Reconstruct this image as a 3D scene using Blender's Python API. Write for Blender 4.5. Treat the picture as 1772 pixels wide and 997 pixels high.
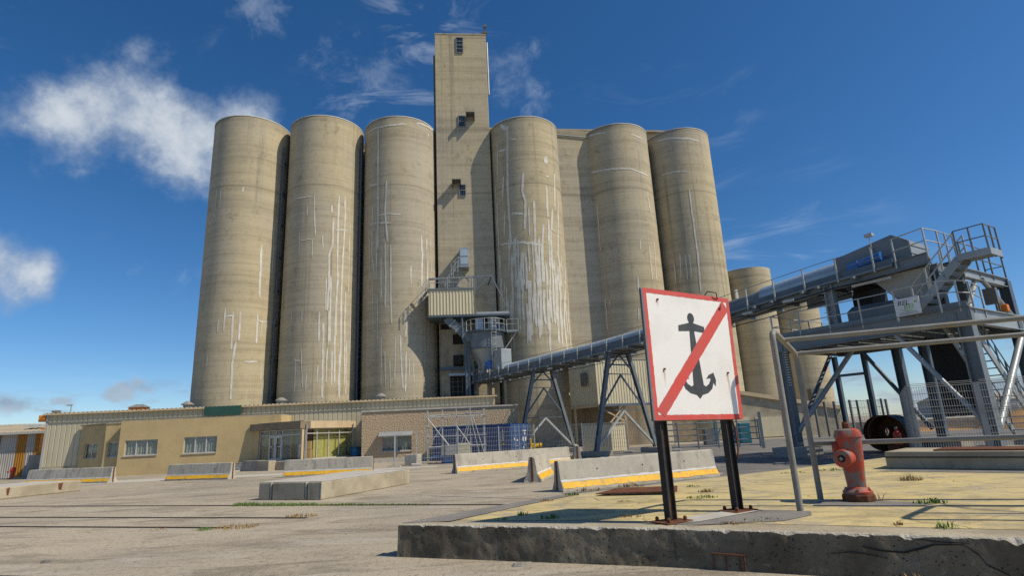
import bpy, math, random
from mathutils import Vector, Matrix, noise
random.seed(7)
R = math.radians
scn = bpy.context.scene
for o in list(bpy.data.objects):
    bpy.data.objects.remove(o)
COL = scn.collection

# ------------------------------------------------------------------ camera
cam_d = bpy.data.cameras.new("camera")
cam = bpy.data.objects.new("camera", cam_d)
COL.objects.link(cam)
cam_d.sensor_width = 36.0
cam_d.lens = 20.0
cam_d.clip_start = 0.05
cam_d.clip_end = 6000
cam.matrix_world = Matrix(((0.99885, 0.04794, 0.0, 0.0),
                           (0.01179, -0.24569, -0.96928, 0.0),
                           (-0.04647, 0.96816, -0.24598, 1.6),
                           (0, 0, 0, 1)))
scn.camera = cam

# ------------------------------------------------------------------ sun, sky, exposure
SUN_EL, SUN_AZ = 48.0, 111.0          # azimuth clockwise from +Y
sd = Vector((math.cos(R(SUN_EL)) * math.sin(R(SUN_AZ)), math.cos(R(SUN_EL)) * math.cos(R(SUN_AZ)), math.sin(R(SUN_EL))))
sun_d = bpy.data.lights.new("sun", 'SUN')
sun_d.energy = 4.4
sun_d.angle = R(0.53)
sun_d.color = (1.0, 0.89, 0.71)
sun = bpy.data.objects.new("sun", sun_d)
COL.objects.link(sun)
sun.rotation_euler = sd.to_track_quat('Z', 'Y').to_euler()
scn.view_settings.view_transform = 'Standard'
scn.view_settings.look = 'None'
scn.view_settings.exposure = 0.0
scn.view_settings.gamma = 1.0
scn.view_settings.use_curve_mapping = False
scn.cycles.max_bounces = 6
scn.cycles.use_denoising = False
scn.cycles.diffuse_bounces = 3
scn.cycles.glossy_bounces = 3
scn.cycles.transparent_max_bounces = 16


class NT:
    """tiny helper to write node trees"""
    def __init__(self, tree):
        self.t = tree
        self.n = tree.nodes
        self.l = tree.links

    def new(self, kind, **kw):
        nd = self.n.new(kind)
        for k, v in kw.items():
            setattr(nd, k, v)
        return nd

    def put(self, sock, val):
        if hasattr(val, 'is_output') or isinstance(val, bpy.types.NodeSocket):
            self.l.new(val, sock)
        elif isinstance(val, (tuple, list)):
            if len(val) == 3 and sock.type == 'RGBA':
                val = (*val, 1.0)
            sock.default_value = val
        else:
            sock.default_value = val

    def math(self, op, a, b=0.0, c=None, clamp=False):
        nd = self.new('ShaderNodeMath', operation=op, use_clamp=clamp)
        self.put(nd.inputs[0], a)
        self.put(nd.inputs[1], b)
        if c is not None:
            self.put(nd.inputs[2], c)
        return nd.outputs[0]

    def vmath(self, op, a, b=None, out=0):
        nd = self.new('ShaderNodeVectorMath', operation=op)
        self.put(nd.inputs[0], a)
        if b is not None:
            self.put(nd.inputs[1], b)
        return nd.outputs[out]

    def sstep(self, x, lo, hi, a=0.0, b=1.0):
        nd = self.new('ShaderNodeMapRange', interpolation_type='SMOOTHSTEP')
        for i, v in enumerate((x, lo, hi, a, b)):
            self.put(nd.inputs[i], v)
        return nd.outputs[0]

    def noise(self, vec, scale, detail=4, rough=0.55, dist=0.0):
        nd = self.new('ShaderNodeTexNoise')
        self.put(nd.inputs['Vector'], vec)
        nd.inputs['Scale'].default_value = scale
        nd.inputs['Detail'].default_value = detail
        nd.inputs['Roughness'].default_value = rough
        nd.inputs['Distortion'].default_value = dist
        return nd.outputs[0]

    def voro(self, vec, scale, feature='F1', rnd=1.0):
        nd = self.new('ShaderNodeTexVoronoi', feature=feature)
        self.put(nd.inputs['Vector'], vec)
        nd.inputs['Scale'].default_value = scale
        nd.inputs['Randomness'].default_value = rnd
        return nd.outputs['Distance']

    def mix(self, f, a, b, blend='MIX'):
        nd = self.new('ShaderNodeMix', data_type='RGBA', blend_type=blend)
        self.put(nd.inputs[0], f)
        self.put(nd.inputs[6], a)
        self.put(nd.inputs[7], b)
        return nd.outputs[2]

    def stretch(self, vec, s):
        return self.vmath('MULTIPLY', vec, tuple(s))


def build_world():
    w = bpy.data.worlds.new("World")
    scn.world = w
    w.use_nodes = True
    t = NT(w.node_tree)
    t.n.clear()
    sky = t.new('ShaderNodeTexSky', sky_type='NISHITA')
    sky.sun_disc = False
    sky.sun_elevation = R(SUN_EL)
    sky.sun_rotation = R(SUN_AZ)
    sky.altitude = 0
    sky.air_density = 0.8
    sky.dust_density = 0.3
    sky.ozone_density = 4.0
    hs = t.new('ShaderNodeHueSaturation')
    hs.inputs['Saturation'].default_value = 1.25
    hs.inputs['Value'].default_value = 1.0
    t.l.new(sky.outputs[0], hs.inputs['Color'])
    d = t.new('ShaderNodeTexCoord').outputs['Generated']
    sep = t.new('ShaderNodeSeparateXYZ')
    t.l.new(d, sep.inputs[0])
    z = sep.outputs[2]
    # cumulus: soft puffs scattered over the sky, a few big ones where the day had them
    wn = t.new('ShaderNodeTexNoise')
    t.put(wn.inputs['Vector'], d)
    wn.inputs['Scale'].default_value = 6.0
    wn.inputs['Detail'].default_value = 3
    off = t.vmath('SUBTRACT', wn.outputs[1], (0.5, 0.5, 0.5))
    sc = t.new('ShaderNodeVectorMath', operation='SCALE')
    t.put(sc.inputs[0], off)
    sc.inputs['Scale'].default_value = 0.14
    dw = t.vmath('ADD', d, sc.outputs[0])
    blobs = [((-0.585, 0.672, 0.430), 0.075), ((-0.548, 0.700, 0.445), 0.085), ((-0.500, 0.738, 0.448), 0.095),
             ((-0.458, 0.760, 0.455), 0.090), ((-0.415, 0.780, 0.470), 0.065), ((-0.475, 0.775, 0.415), 0.070),
             ((-0.695, 0.672, 0.245), 0.075), ((-0.655, 0.715, 0.232), 0.055)]
    m = None
    for c, r in blobs:
        dist = t.vmath('DISTANCE', dw, c, out=1)
        b = t.math('SUBTRACT', 1.0, t.math('DIVIDE', dist, r))
        m = b if m is None else t.math('SMOOTH_MAX', m, b, 0.25)
    n1 = t.noise(d, 13.0, 8, 0.66)
    dens = t.math('ADD', t.math('MULTIPLY', m, 1.35), t.math('MULTIPLY', t.math('SUBTRACT', n1, 0.5), 2.3))
    cum = t.math('MULTIPLY', t.sstep(dens, -0.05, 1.15), 0.86)
    # low grey cloud bank all round the horizon
    dl = t.stretch(d, (1.0, 1.0, 3.6))
    nl = t.noise(dl, 6.5, 5, 0.6)
    band = t.math('MULTIPLY', t.sstep(z, 0.13, 0.02), t.sstep(z, -0.02, 0.02))
    low = t.math('MULTIPLY', t.sstep(t.math('ADD', nl, t.math('MULTIPLY', band, 0.13)), 0.55, 0.68), band)
    lb = None
    for c, r in [((-0.552, 0.828, 0.103), 0.022), ((-0.570, 0.816, 0.094), 0.026), ((-0.533, 0.840, 0.099), 0.028), ((-0.655, 0.752, 0.068), 0.045), ((-0.62, 0.78, 0.074), 0.03)]:
        b = t.math('SUBTRACT', 1.0, t.math('DIVIDE', t.vmath('DISTANCE', t.stretch(dw, (1, 1, 1.9)), (c[0], c[1], c[2] * 1.9), out=1), r))
        lb = b if lb is None else t.math('MAXIMUM', lb, b)
    low = t.math('MAXIMUM', low, t.sstep(t.math('ADD', t.math('MULTIPLY', lb, 0.5), t.math('MULTIPLY', t.math('SUBTRACT', n1, 0.5), 1.6)), 0.0, 0.35))
    # thin cirrus streaks
    dc = t.stretch(d, (1.6, 1.6, 6.0))
    nc = t.noise(dc, 3.2, 6, 0.66, 0.9)
    nc2 = t.noise(d, 2.3, 2, 0.5)
    cir = t.math('MULTIPLY', t.sstep(nc, 0.50, 0.80), t.sstep(nc2, 0.46, 0.66))
    cir = t.math('MULTIPLY', cir, 0.42)
    wisp = None
    for c, r in [((-0.374, 0.703, 0.605), 0.13), ((-0.265, 0.760, 0.593), 0.11), ((-0.21, 0.80, 0.56), 0.09), ((-0.548, 0.795, 0.262), 0.035), ((0.06, 0.82, 0.57), 0.12), ((-0.50, 0.825, 0.267), 0.03)]:
        b = t.math('SUBTRACT', 1.0, t.math('DIVIDE', t.vmath('DISTANCE', dw, c, out=1), r))
        wisp = b if wisp is None else t.math('MAXIMUM', wisp, b)
    nw = t.noise(t.stretch(dw, (1.0, 1.3, 0.8)), 10.0, 6, 0.68)
    wis = t.math('MULTIPLY', t.sstep(t.math('ADD', t.math('MULTIPLY', wisp, 0.22), nw), 0.60, 0.90), t.sstep(wisp, 0.0, 0.6))
    cir = t.math('MAXIMUM', cir, t.math('MULTIPLY', wis, 0.24))
    shade = t.sstep(t.math('ADD', t.math('MULTIPLY', n1, 0.6), t.math('MULTIPLY', dens, 0.35)), 0.42, 0.98)
    ccol = t.mix(shade, (3.2, 3.9, 5.0, 1), (6.3, 6.7, 7.0, 1))
    lcol = t.mix(t.sstep(nl, 0.45, 0.65), (3.6, 4.2, 5.0, 1), (2.1, 2.7, 3.6, 1))
    c1 = t.mix(cir, hs.outputs[0], (6.2, 6.9, 7.8, 1))
    c2 = t.mix(t.math('MULTIPLY', low, 0.8), c1, lcol)
    c3 = t.mix(cum, c2, ccol)
    bg = t.new('ShaderNodeBackground')
    bg.inputs['Strength'].default_value = 0.113
    t.l.new(c3, bg.inputs[0])
    out = t.new('ShaderNodeOutputWorld')
    t.l.new(bg.outputs[0], out.inputs[0])


build_world()


# ------------------------------------------------------------------ materials
MATS = {}


def base_mat(name, rough=0.8, metal=0.0, spec=0.3):
    m = bpy.data.materials.new(name)
    m.use_nodes = True
    t = NT(m.node_tree)
    p = t.n['Principled BSDF']
    p.inputs['Roughness'].default_value = rough
    p.inputs['Metallic'].default_value = metal
    p.inputs['Specular IOR Level'].default_value = spec
    MATS[name] = m
    pos = t.new('ShaderNodeNewGeometry').outputs['Position']
    return m, t, p, pos


def bump(t, p, h, strength, dist=0.02):
    b = t.new('ShaderNodeBump')
    b.inputs['Strength'].default_value = strength
    b.inputs['Distance'].default_value = dist
    t.put(b.inputs['Height'], h)
    t.l.new(b.outputs[0], p.inputs['Normal'])


def mat(name, a, b=None, rough=0.8, metal=0.0, spec=0.3, ns=2.0, lo=0.35, hi=0.7, bs=0.0, bscale=60.0,
        stain=None, sscale=1.0, sstretch=(1, 1, 1), slo=0.55, shi=0.75, samt=0.7, grain=0.0, gscale=150.0):
    if b is None:
        b = tuple(c * 0.78 for c in a)
    m, t, p, pos = base_mat(name, rough, metal, spec)
    c = t.mix(t.sstep(t.noise(pos, ns, 6, 0.6), lo, hi), a, b)
    if stain:
        f = t.sstep(t.noise(t.stretch(pos, sstretch), sscale, 6, 0.62), slo, shi)
        c = t.mix(t.math('MULTIPLY', f, samt), c, stain)
    if grain:
        g = t.noise(pos, gscale, 2, 0.5)
        c = t.mix(grain, c, t.mix(g, (0, 0, 0, 1), (1, 1, 1, 1)), 'SOFT_LIGHT')
    t.put(p.inputs['Base Color'], c)
    if bs:
        bump(t, p, t.noise(pos, bscale, 5, 0.6), bs)
    return m


def silo_concrete():
    m, t, p, pos = base_mat('silo_concrete', 0.9, 0, 0.15)
    # pour bands, wandering a little
    sep = t.new('ShaderNodeSeparateXYZ')
    t.l.new(pos, sep.inputs[0])
    z = sep.outputs[2]
    big = t.noise(t.stretch(pos, (0.16, 0.16, 0.07)), 1.0, 4, 0.55)
    c = t.mix(t.sstep(big, 0.36, 0.66), (0.49, 0.42, 0.272, 1), (0.42, 0.38, 0.295, 1))
    bands = t.noise(t.stretch(pos, (0.06, 0.06, 1.5)), 1.0, 6, 0.7)
    c = t.mix(t.math('MULTIPLY', t.sstep(bands, 0.42, 0.72), 0.45), c, (0.20, 0.17, 0.115, 1))
    fine = t.noise(t.stretch(pos, (0.25, 0.25, 9.0)), 1.0, 4, 0.6)
    c = t.mix(t.math('MULTIPLY', t.sstep(fine, 0.5, 0.75), 0.28), c, (0.21, 0.18, 0.125, 1))
    # rain streaks
    st = t.noise(t.stretch(pos, (2.2, 2.2, 0.035)), 1.0, 6, 0.68)
    sm = t.noise(t.stretch(pos, (0.25, 0.25, 0.05)), 1.0, 3, 0.5)
    c = t.mix(t.math('MULTIPLY', t.math('MULTIPLY', t.sstep(st, 0.5, 0.74), t.sstep(sm, 0.42, 0.6)), 0.72), c, (0.125, 0.113, 0.09, 1))
    st2 = t.noise(t.stretch(pos, (5.0, 5.0, 0.06)), 1.0, 4, 0.6)
    c = t.mix(t.math('MULTIPLY', t.sstep(st2, 0.56, 0.76), 0.26), c, (0.50, 0.47, 0.38, 1))
    # formwork joint rings
    zz = t.math('ADD', z, t.math('MULTIPLY', t.noise(t.stretch(pos, (0.4, 0.4, 0.4)), 1.0, 3, 0.5), 0.25))
    fr = t.math('ABSOLUTE', t.math('SUBTRACT', t.math('FRACT', t.math('DIVIDE', zz, 1.35)), 0.5))
    c = t.mix(t.math('MULTIPLY', t.sstep(fr, 0.035, 0.0), 0.14), c, (0.15, 0.13, 0.09, 1))
    # dark weathered crown and two old joints
    for z0, w_, a_ in ((31.6, 0.55, 0.4), (24.6, 0.16, 0.4), (17.2, 0.10, 0.2)):
        dd = t.math('ABSOLUTE', t.math('SUBTRACT', zz, z0 + 0.12))
        c = t.mix(t.math('MULTIPLY', t.sstep(dd, w_, 0.0), a_), c, (0.13, 0.11, 0.08, 1))
    blot = t.noise(pos, 0.9, 7, 0.7)
    c = t.mix(t.math('MULTIPLY', t.sstep(blot, 0.55, 0.72), 0.5), c, (0.17, 0.145, 0.1, 1))
    blot2 = t.noise(t.stretch(pos, (1.0, 1.0, 0.6)), 2.6, 8, 0.78)
    c = t.mix(t.math('MULTIPLY', t.sstep(blot2, 0.52, 0.68), 0.4), c, (0.20, 0.175, 0.125, 1))
    blot3 = t.noise(t.stretch(pos, (1.0, 1.0, 0.4)), 4.5, 7, 0.75)
    c = t.mix(t.math('MULTIPLY', t.sstep(blot3, 0.54, 0.70), 0.35), c, (0.60, 0.56, 0.45, 1))
    t.put(p.inputs['Base Color'], c)
    h = t.math('ADD', t.math('MULTIPLY', t.noise(pos, 9.0, 6, 0.65), 0.5), t.math('MULTIPLY', fine, 0.7))
    bump(t, p, h, 0.35, 0.04)


def ground_mat():
    m, t, p, pos = base_mat('yard_concrete', 0.92, 0, 0.2)
    big = t.noise(pos, 0.13, 6, 0.6, 0.6)
    c = t.mix(t.sstep(big, 0.33, 0.68), (0.47, 0.405, 0.30, 1), (0.335, 0.30, 0.24, 1))
    mid = t.noise(t.stretch(pos, (0.45, 1.5, 1)), 0.8, 8, 0.7, 0.8)
    c = t.mix(t.math('MULTIPLY', t.sstep(mid, 0.48, 0.64), 0.72), c, (0.20, 0.172, 0.13, 1))
    lite = t.noise(t.stretch(pos, (0.35, 1.2, 1)), 1.1, 6, 0.7, 1.0)
    c = t.mix(t.math('MULTIPLY', t.sstep(lite, 0.52, 0.66), 0.7), c, (0.46, 0.425, 0.36, 1))
    # tyre arcs
    arc = t.math('ABSOLUTE', t.math('SUBTRACT', t.math('FRACT', t.math('MULTIPLY', t.vmath('DISTANCE', t.vmath('ADD', pos, (12.0, -48.0, 0)), (0, 0, 0), out=1), 0.09)), 0.5))
    c = t.mix(t.math('MULTIPLY', t.math('MULTIPLY', t.sstep(arc, 0.05, 0.0), t.sstep(t.noise(pos, 0.4, 4, 0.6), 0.48, 0.66)), 0.45), c, (0.14, 0.125, 0.10, 1))
    oil = t.noise(pos, 0.55, 7, 0.72, 0.5)
    c = t.mix(t.math('MULTIPLY', t.sstep(oil, 0.60, 0.68), 0.55), c, (0.12, 0.105, 0.085, 1))
    # aggregate
    g = t.noise(pos, 70.0, 3, 0.7)
    c = t.mix(t.math('MULTIPLY', t.sstep(g, 0.52, 0.72), 0.6), c, (0.11, 0.098, 0.078, 1))
    g2 = t.noise(pos, 45.0, 2, 0.6)
    c = t.mix(t.math('MULTIPLY', t.sstep(g2, 0.6, 0.74), 0.6), c, (0.52, 0.48, 0.40, 1))
    v = t.voro(pos, 26.0)
    c = t.mix(t.math('MULTIPLY', t.sstep(v, 0.22, 0.1), t.math('MULTIPLY', t.sstep(t.noise(pos, 1.2, 4, 0.6), 0.5, 0.7), 0.5)), c, (0.16, 0.145, 0.125, 1))
    g3 = t.noise(pos, 11.0, 5, 0.75)
    c = t.mix(t.math('MULTIPLY', t.sstep(g3, 0.53, 0.64), 0.65), c, (0.15, 0.13, 0.10, 1))
    g4 = t.noise(t.stretch(pos, (1.0, 1.7, 1.0)), 5.5, 6, 0.8)
    c = t.mix(t.math('MULTIPLY', t.sstep(g4, 0.56, 0.66), 0.6), c, (0.50, 0.46, 0.39, 1))
    # hairline cracks
    wn = t.new('ShaderNodeTexNoise')
    t.put(wn.inputs['Vector'], pos)
    wn.inputs['Scale'].default_value = 1.6
    wn.inputs['Detail'].default_value = 6
    wp = t.vmath('ADD', pos, t.vmath('MULTIPLY', wn.outputs[1], (1.6, 1.6, 0.0)))
    e = t.voro(wp, 0.22, 'DISTANCE_TO_EDGE')
    c = t.mix(t.math('MULTIPLY', t.sstep(e, 0.005, 0.001), t.math('MULTIPLY', t.sstep(t.noise(pos, 0.3, 3, 0.5), 0.5, 0.62), 0.6)), c, (0.12, 0.11, 0.095, 1))
    t.put(p.inputs['Base Color'], c)
    h = t.math('ADD', t.math('MULTIPLY', g, 0.6), t.math('ADD', t.math('MULTIPLY', t.noise(pos, 6.0, 5, 0.6), 1.0), t.math('MULTIPLY', v, 0.4)))
    bump(t, p, h, 0.55, 0.03)


def yellow_mat():
    m, t, p, pos = base_mat('yellow_paint', 0.85, 0, 0.25)
    big = t.noise(pos, 0.6, 6, 0.62, 0.5)
    c = t.mix(t.sstep(big, 0.35, 0.66), (0.59, 0.475, 0.215, 1), (0.50, 0.415, 0.225, 1))
    dirt = t.noise(t.stretch(pos, (0.9, 1.6, 1)), 1.3, 8, 0.7, 0.9)
    c = t.mix(t.math('MULTIPLY', t.sstep(dirt, 0.45, 0.62), 0.62), c, (0.24, 0.205, 0.13, 1))
    worn = t.noise(pos, 1.9, 8, 0.72, 0.4)
    c = t.mix(t.math('MULTIPLY', t.sstep(worn, 0.53, 0.60), 0.75), c, (0.345, 0.305, 0.23, 1))
    chip = t.noise(pos, 9.0, 6, 0.7)
    c = t.mix(t.math('MULTIPLY', t.sstep(chip, 0.66, 0.72), 0.7), c, (0.19, 0.175, 0.15, 1))
    wn = t.new('ShaderNodeTexNoise')
    t.put(wn.inputs['Vector'], pos)
    wn.inputs['Scale'].default_value = 1.8
    wn.inputs['Detail'].default_value = 7
    wp = t.vmath('ADD', pos, t.vmath('MULTIPLY', wn.outputs[1], (0.8, 0.8, 0.0)))
    e = t.voro(wp, 0.42, 'DISTANCE_TO_EDGE')
    c = t.mix(t.math('MULTIPLY', t.math('MULTIPLY', t.sstep(e, 0.008, 0.001), t.sstep(t.noise(pos, 0.7, 3, 0.5), 0.42, 0.6)), 0.8), c, (0.13, 0.115, 0.085, 1))
    t.put(p.inputs['Base Color'], c)
    bump(t, p, t.math('ADD', t.noise(pos, 25.0, 5, 0.65), t.math('MULTIPLY', t.sstep(e, 0.02, 0.0), -1.0)), 0.4, 0.02)


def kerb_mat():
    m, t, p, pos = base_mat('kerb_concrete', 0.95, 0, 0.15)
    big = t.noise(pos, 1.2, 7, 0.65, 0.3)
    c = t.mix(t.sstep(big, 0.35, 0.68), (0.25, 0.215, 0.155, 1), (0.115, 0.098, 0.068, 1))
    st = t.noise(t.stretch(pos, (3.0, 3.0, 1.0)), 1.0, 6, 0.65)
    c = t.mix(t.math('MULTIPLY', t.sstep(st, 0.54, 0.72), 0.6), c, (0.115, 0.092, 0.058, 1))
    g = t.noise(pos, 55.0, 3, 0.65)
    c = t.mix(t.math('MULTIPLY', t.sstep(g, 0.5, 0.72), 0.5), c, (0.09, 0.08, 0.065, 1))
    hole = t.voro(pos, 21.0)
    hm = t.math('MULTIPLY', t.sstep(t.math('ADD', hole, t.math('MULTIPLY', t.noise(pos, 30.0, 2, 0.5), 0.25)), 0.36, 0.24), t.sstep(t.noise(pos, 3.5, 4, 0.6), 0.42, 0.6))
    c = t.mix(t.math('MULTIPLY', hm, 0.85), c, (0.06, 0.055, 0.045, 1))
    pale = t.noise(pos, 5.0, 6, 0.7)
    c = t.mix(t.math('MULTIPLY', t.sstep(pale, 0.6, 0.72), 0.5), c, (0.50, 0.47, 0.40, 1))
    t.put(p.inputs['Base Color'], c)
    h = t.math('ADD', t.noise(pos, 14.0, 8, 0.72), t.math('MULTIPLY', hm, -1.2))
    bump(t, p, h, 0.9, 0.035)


def hydrant_mat():
    m, t, p, pos = base_mat('hydrant_paint', 0.62, 0, 0.4)
    n = t.noise(pos, 7.0, 6, 0.62, 0.4)
    c = t.mix(t.sstep(n, 0.40, 0.56), (0.43, 0.055, 0.025, 1), (0.34, 0.08, 0.05, 1))
    n2 = t.noise(pos, 5.0, 5, 0.6, 0.8)
    c = t.mix(t.sstep(n2, 0.50, 0.57), c, (0.18, 0.155, 0.14, 1))
    n4 = t.noise(pos, 9.0, 4, 0.6)
    c = t.mix(t.sstep(n4, 0.62, 0.68), c, (0.52, 0.055, 0.02, 1))
    n3 = t.noise(pos, 30.0, 5, 0.7)
    c = t.mix(t.math('MULTIPLY', t.sstep(n3, 0.60, 0.68), 0.8), c, (0.16, 0.07, 0.035, 1))
    t.put(p.inputs['Base Color'], c)
    bump(t, p, t.math('ADD', n, t.math('MULTIPLY', n3, 0.4)), 0.3, 0.008)


def sign_mat():
    m, t, p, pos = base_mat('sign_white', 0.5, 0, 0.4)
    tc = t.new('ShaderNodeTexCoord').outputs['Object']
    sep = t.new('ShaderNodeSeparateXYZ')
    t.l.new(tc, sep.inputs[0])
    n = t.noise(pos, 2.0, 6, 0.6)
    c = t.mix(t.sstep(n, 0.4, 0.7), (0.80, 0.79, 0.76, 1), (0.73, 0.72, 0.68, 1))
    for bx, bz, ln in ((0.075, 2.316, 0.28), (1.307, 2.278, 0.55), (0.089, 3.263, 0.13)):
        dx = t.math('ABSOLUTE', t.math('ADD', t.math('SUBTRACT', sep.outputs[0], bx), t.math('MULTIPLY', t.math('SUBTRACT', t.noise(tc, 9.0, 3, 0.5), 0.5), 0.03)))
        dz = t.math('SUBTRACT', bz, sep.outputs[2])
        f = t.math('MULTIPLY', t.sstep(dx, 0.032, 0.0), t.math('MULTIPLY', t.sstep(dz, -0.004, 0.01), t.sstep(dz, ln, 0.0)))
        c = t.mix(t.math('MULTIPLY', f, 0.75), c, (0.42, 0.24, 0.08, 1))
    sc = t.noise(tc, 26.0, 6, 0.8)
    c = t.mix(t.math('MULTIPLY', t.sstep(sc, 0.68, 0.72), 0.5), c, (0.35, 0.34, 0.32, 1))
    t.put(p.inputs['Base Color'], c)


silo_concrete(); ground_mat(); yellow_mat(); kerb_mat(); hydrant_mat(); sign_mat()
RUST = (0.17, 0.065, 0.03)
mat('repair_mortar', (0.66, 0.64, 0.57), (0.56, 0.54, 0.47), 0.9, ns=1.5)
def streak_mat():
    m, t, p, pos = base_mat('streak_mortar', 0.9, 0, 0.15)
    n = t.noise(pos, 1.3, 6, 0.7)
    c = t.mix(t.sstep(n, 0.35, 0.65), (0.74, 0.72, 0.65, 1), (0.58, 0.555, 0.48, 1))
    t.put(p.inputs['Base Color'], c)
    f = t.sstep(t.noise(t.stretch(pos, (1.0, 1.0, 0.45)), 5.5, 6, 0.75), 0.26, 0.40)
    tr = t.new('ShaderNodeBsdfTransparent')
    mx = t.new('ShaderNodeMixShader')
    t.l.new(t.math('MULTIPLY', f, 0.88), mx.inputs[0])
    t.l.new(tr.outputs[0], mx.inputs[1])
    t.l.new(p.outputs[0], mx.inputs[2])
    t.l.new(mx.outputs[0], t.n['Material Output'].inputs['Surface'])


streak_mat()
mat('grey_concrete', (0.36, 0.335, 0.285), (0.27, 0.25, 0.21), 0.92, ns=1.6, bs=0.5, bscale=22, stain=(0.2, 0.185, 0.155), sscale=1.4, sstretch=(1.5, 1.5, 0.5), grain=0.4, gscale=60)
mat('barrier_concrete', (0.47, 0.44, 0.365), (0.385, 0.36, 0.30), 0.9, ns=1.4, bs=0.35, bscale=30, stain=(0.26, 0.245, 0.215), sscale=2.2, sstretch=(1.2, 1.2, 0.4), slo=0.51, shi=0.66, samt=0.75, grain=0.4, gscale=70)
mat('old_concrete', (0.42, 0.37, 0.265), (0.30, 0.26, 0.185), 0.95, ns=1.1, bs=0.6, bscale=18, stain=(0.20, 0.175, 0.125), sscale=1.2, sstretch=(1.5, 1.5, 0.5), grain=0.4, gscale=60)
mat('pale_concrete', (0.50, 0.48, 0.43), (0.40, 0.38, 0.33), 0.95, ns=3, bs=0.4, bscale=30)
mat('asphalt', (0.145, 0.14, 0.135), (0.20, 0.19, 0.175), 0.95, ns=0.8, bs=0.6, bscale=60, grain=0.5, gscale=90)
mat('asphalt_patch', (0.20, 0.19, 0.175), (0.26, 0.245, 0.22), 0.95, ns=2, bs=0.8, bscale=70, grain=0.6, gscale=80)
mat('barrier_yellow', (0.76, 0.43, 0.02), (0.66, 0.36, 0.02), 0.6, ns=2.5, stain=(0.36, 0.27, 0.12), sscale=7, slo=0.53, shi=0.62)
mat('barrier_white', (0.72, 0.71, 0.67), (0.6, 0.585, 0.54), 0.7, ns=3, stain=(0.42, 0.40, 0.35), sscale=8)
mat('rust', RUST, (0.09, 0.035, 0.02), 0.9, ns=6, bs=0.5, bscale=50, stain=(0.26, 0.11, 0.04), sscale=9)
mat('fracture_concrete', (0.52, 0.48, 0.40), (0.40, 0.365, 0.295), 0.95, ns=9, bs=0.8, bscale=60, stain=(0.24, 0.21, 0.16), sscale=7)
mat('rail_steel', (0.11, 0.085, 0.07), (0.075, 0.055, 0.045), 0.6, 0.3, ns=5)
mat('dark_hole', (0.03, 0.028, 0.025), rough=1.0)
mat('render_tan', (0.52, 0.40, 0.205), (0.45, 0.345, 0.18), 0.95, ns=0.8, bs=0.3, bscale=40, stain=(0.26, 0.21, 0.13), sscale=0.9, sstretch=(1, 1, 0.4), slo=0.55, samt=0.5, grain=0.3, gscale=30)
mat('fascia_cream', (0.55, 0.44, 0.28), (0.47, 0.37, 0.23), 0.9, ns=1.5, stain=(0.40, 0.2, 0.07), sscale=1.8, sstretch=(1, 1, 0.3), slo=0.6)
mat('fascia_shaded', (0.27, 0.21, 0.14), (0.19, 0.15, 0.10), 0.95, ns=1.5, stain=(0.10, 0.08, 0.06), sscale=2)  # shaded copy of the cream fascia, the shade is put into the colour
mat('cladding_beige', (0.50, 0.455, 0.325), (0.44, 0.40, 0.285), 0.55, ns=0.5, stain=(0.33, 0.29, 0.2), sscale=1.2, sstretch=(1, 1, 0.25), slo=0.6, samt=0.4)
mat('cladding_cream', (0.60, 0.54, 0.37), (0.54, 0.485, 0.335), 0.55, ns=0.6, stain=(0.36, 0.31, 0.2), sscale=1.5, sstretch=(1, 1, 0.25), slo=0.62, samt=0.4)
mat('cladding_grey', (0.42, 0.41, 0.38), (0.36, 0.35, 0.325), 0.5, ns=0.7)
mat('cladding_orange', (0.40, 0.19, 0.025), (0.34, 0.155, 0.025), 0.5, ns=0.7)
mat('trim_orange', (0.72, 0.26, 0.04), rough=0.5)
mat('roof_sheet', (0.37, 0.33, 0.25), (0.28, 0.25, 0.19), 0.8, ns=0.8)
mat('vent_metal', (0.34, 0.33, 0.30), (0.25, 0.24, 0.22), 0.5, 0.3, ns=3)
mat('frame_alu', (0.56, 0.56, 0.55), rough=0.45, metal=0.2)
mat('frame_dark', (0.16, 0.16, 0.155), rough=0.5)
mat('curtain_white', (0.42, 0.43, 0.40), (0.30, 0.31, 0.29), 0.9, ns=5)
mat('curtain_yellow', (0.68, 0.60, 0.22), (0.58, 0.51, 0.18), 0.9, ns=5)
mat('cardboard', (0.46, 0.30, 0.14), rough=0.9)
mat('bag_white', (0.68, 0.66, 0.62), rough=0.8)
mat('plastic_red', (0.68, 0.06, 0.025), rough=0.4, spec=0.5)
mat('plastic_blue', (0.04, 0.20, 0.50), rough=0.45)
mat('interior_dark', (0.05, 0.05, 0.048), rough=0.9)
mat('steel_blue', (0.10, 0.135, 0.17), (0.078, 0.105, 0.135), 0.5, 0.15, 0.4, ns=1.2, stain=(0.22, 0.25, 0.27), sscale=3, slo=0.6, samt=0.5)
mat('steel_grey', (0.175, 0.20, 0.215), (0.14, 0.16, 0.172), 0.5, 0.15, 0.4, ns=1.0, stain=(0.14, 0.12, 0.09), sscale=4, sstretch=(1, 1, 0.4), slo=0.62, samt=0.45)
mat('steel_light', (0.33, 0.36, 0.37), (0.26, 0.285, 0.295), 0.45, 0.2, 0.4, ns=1.0, stain=(0.22, 0.2, 0.16), sscale=4, sstretch=(1, 1, 0.4), slo=0.64, samt=0.4)
mat('galvanised', (0.46, 0.47, 0.455), (0.37, 0.38, 0.365), 0.5, 0.35, 0.4, ns=4)
mat('conveyor_cover', (0.40, 0.49, 0.555), (0.34, 0.42, 0.48), 0.42, 0.15, 0.4, ns=0.8, stain=(0.28, 0.33, 0.36), sscale=2)
mat('fence_wire', (0.34, 0.345, 0.335), (0.27, 0.275, 0.265), 0.5, 0.3)
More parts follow.
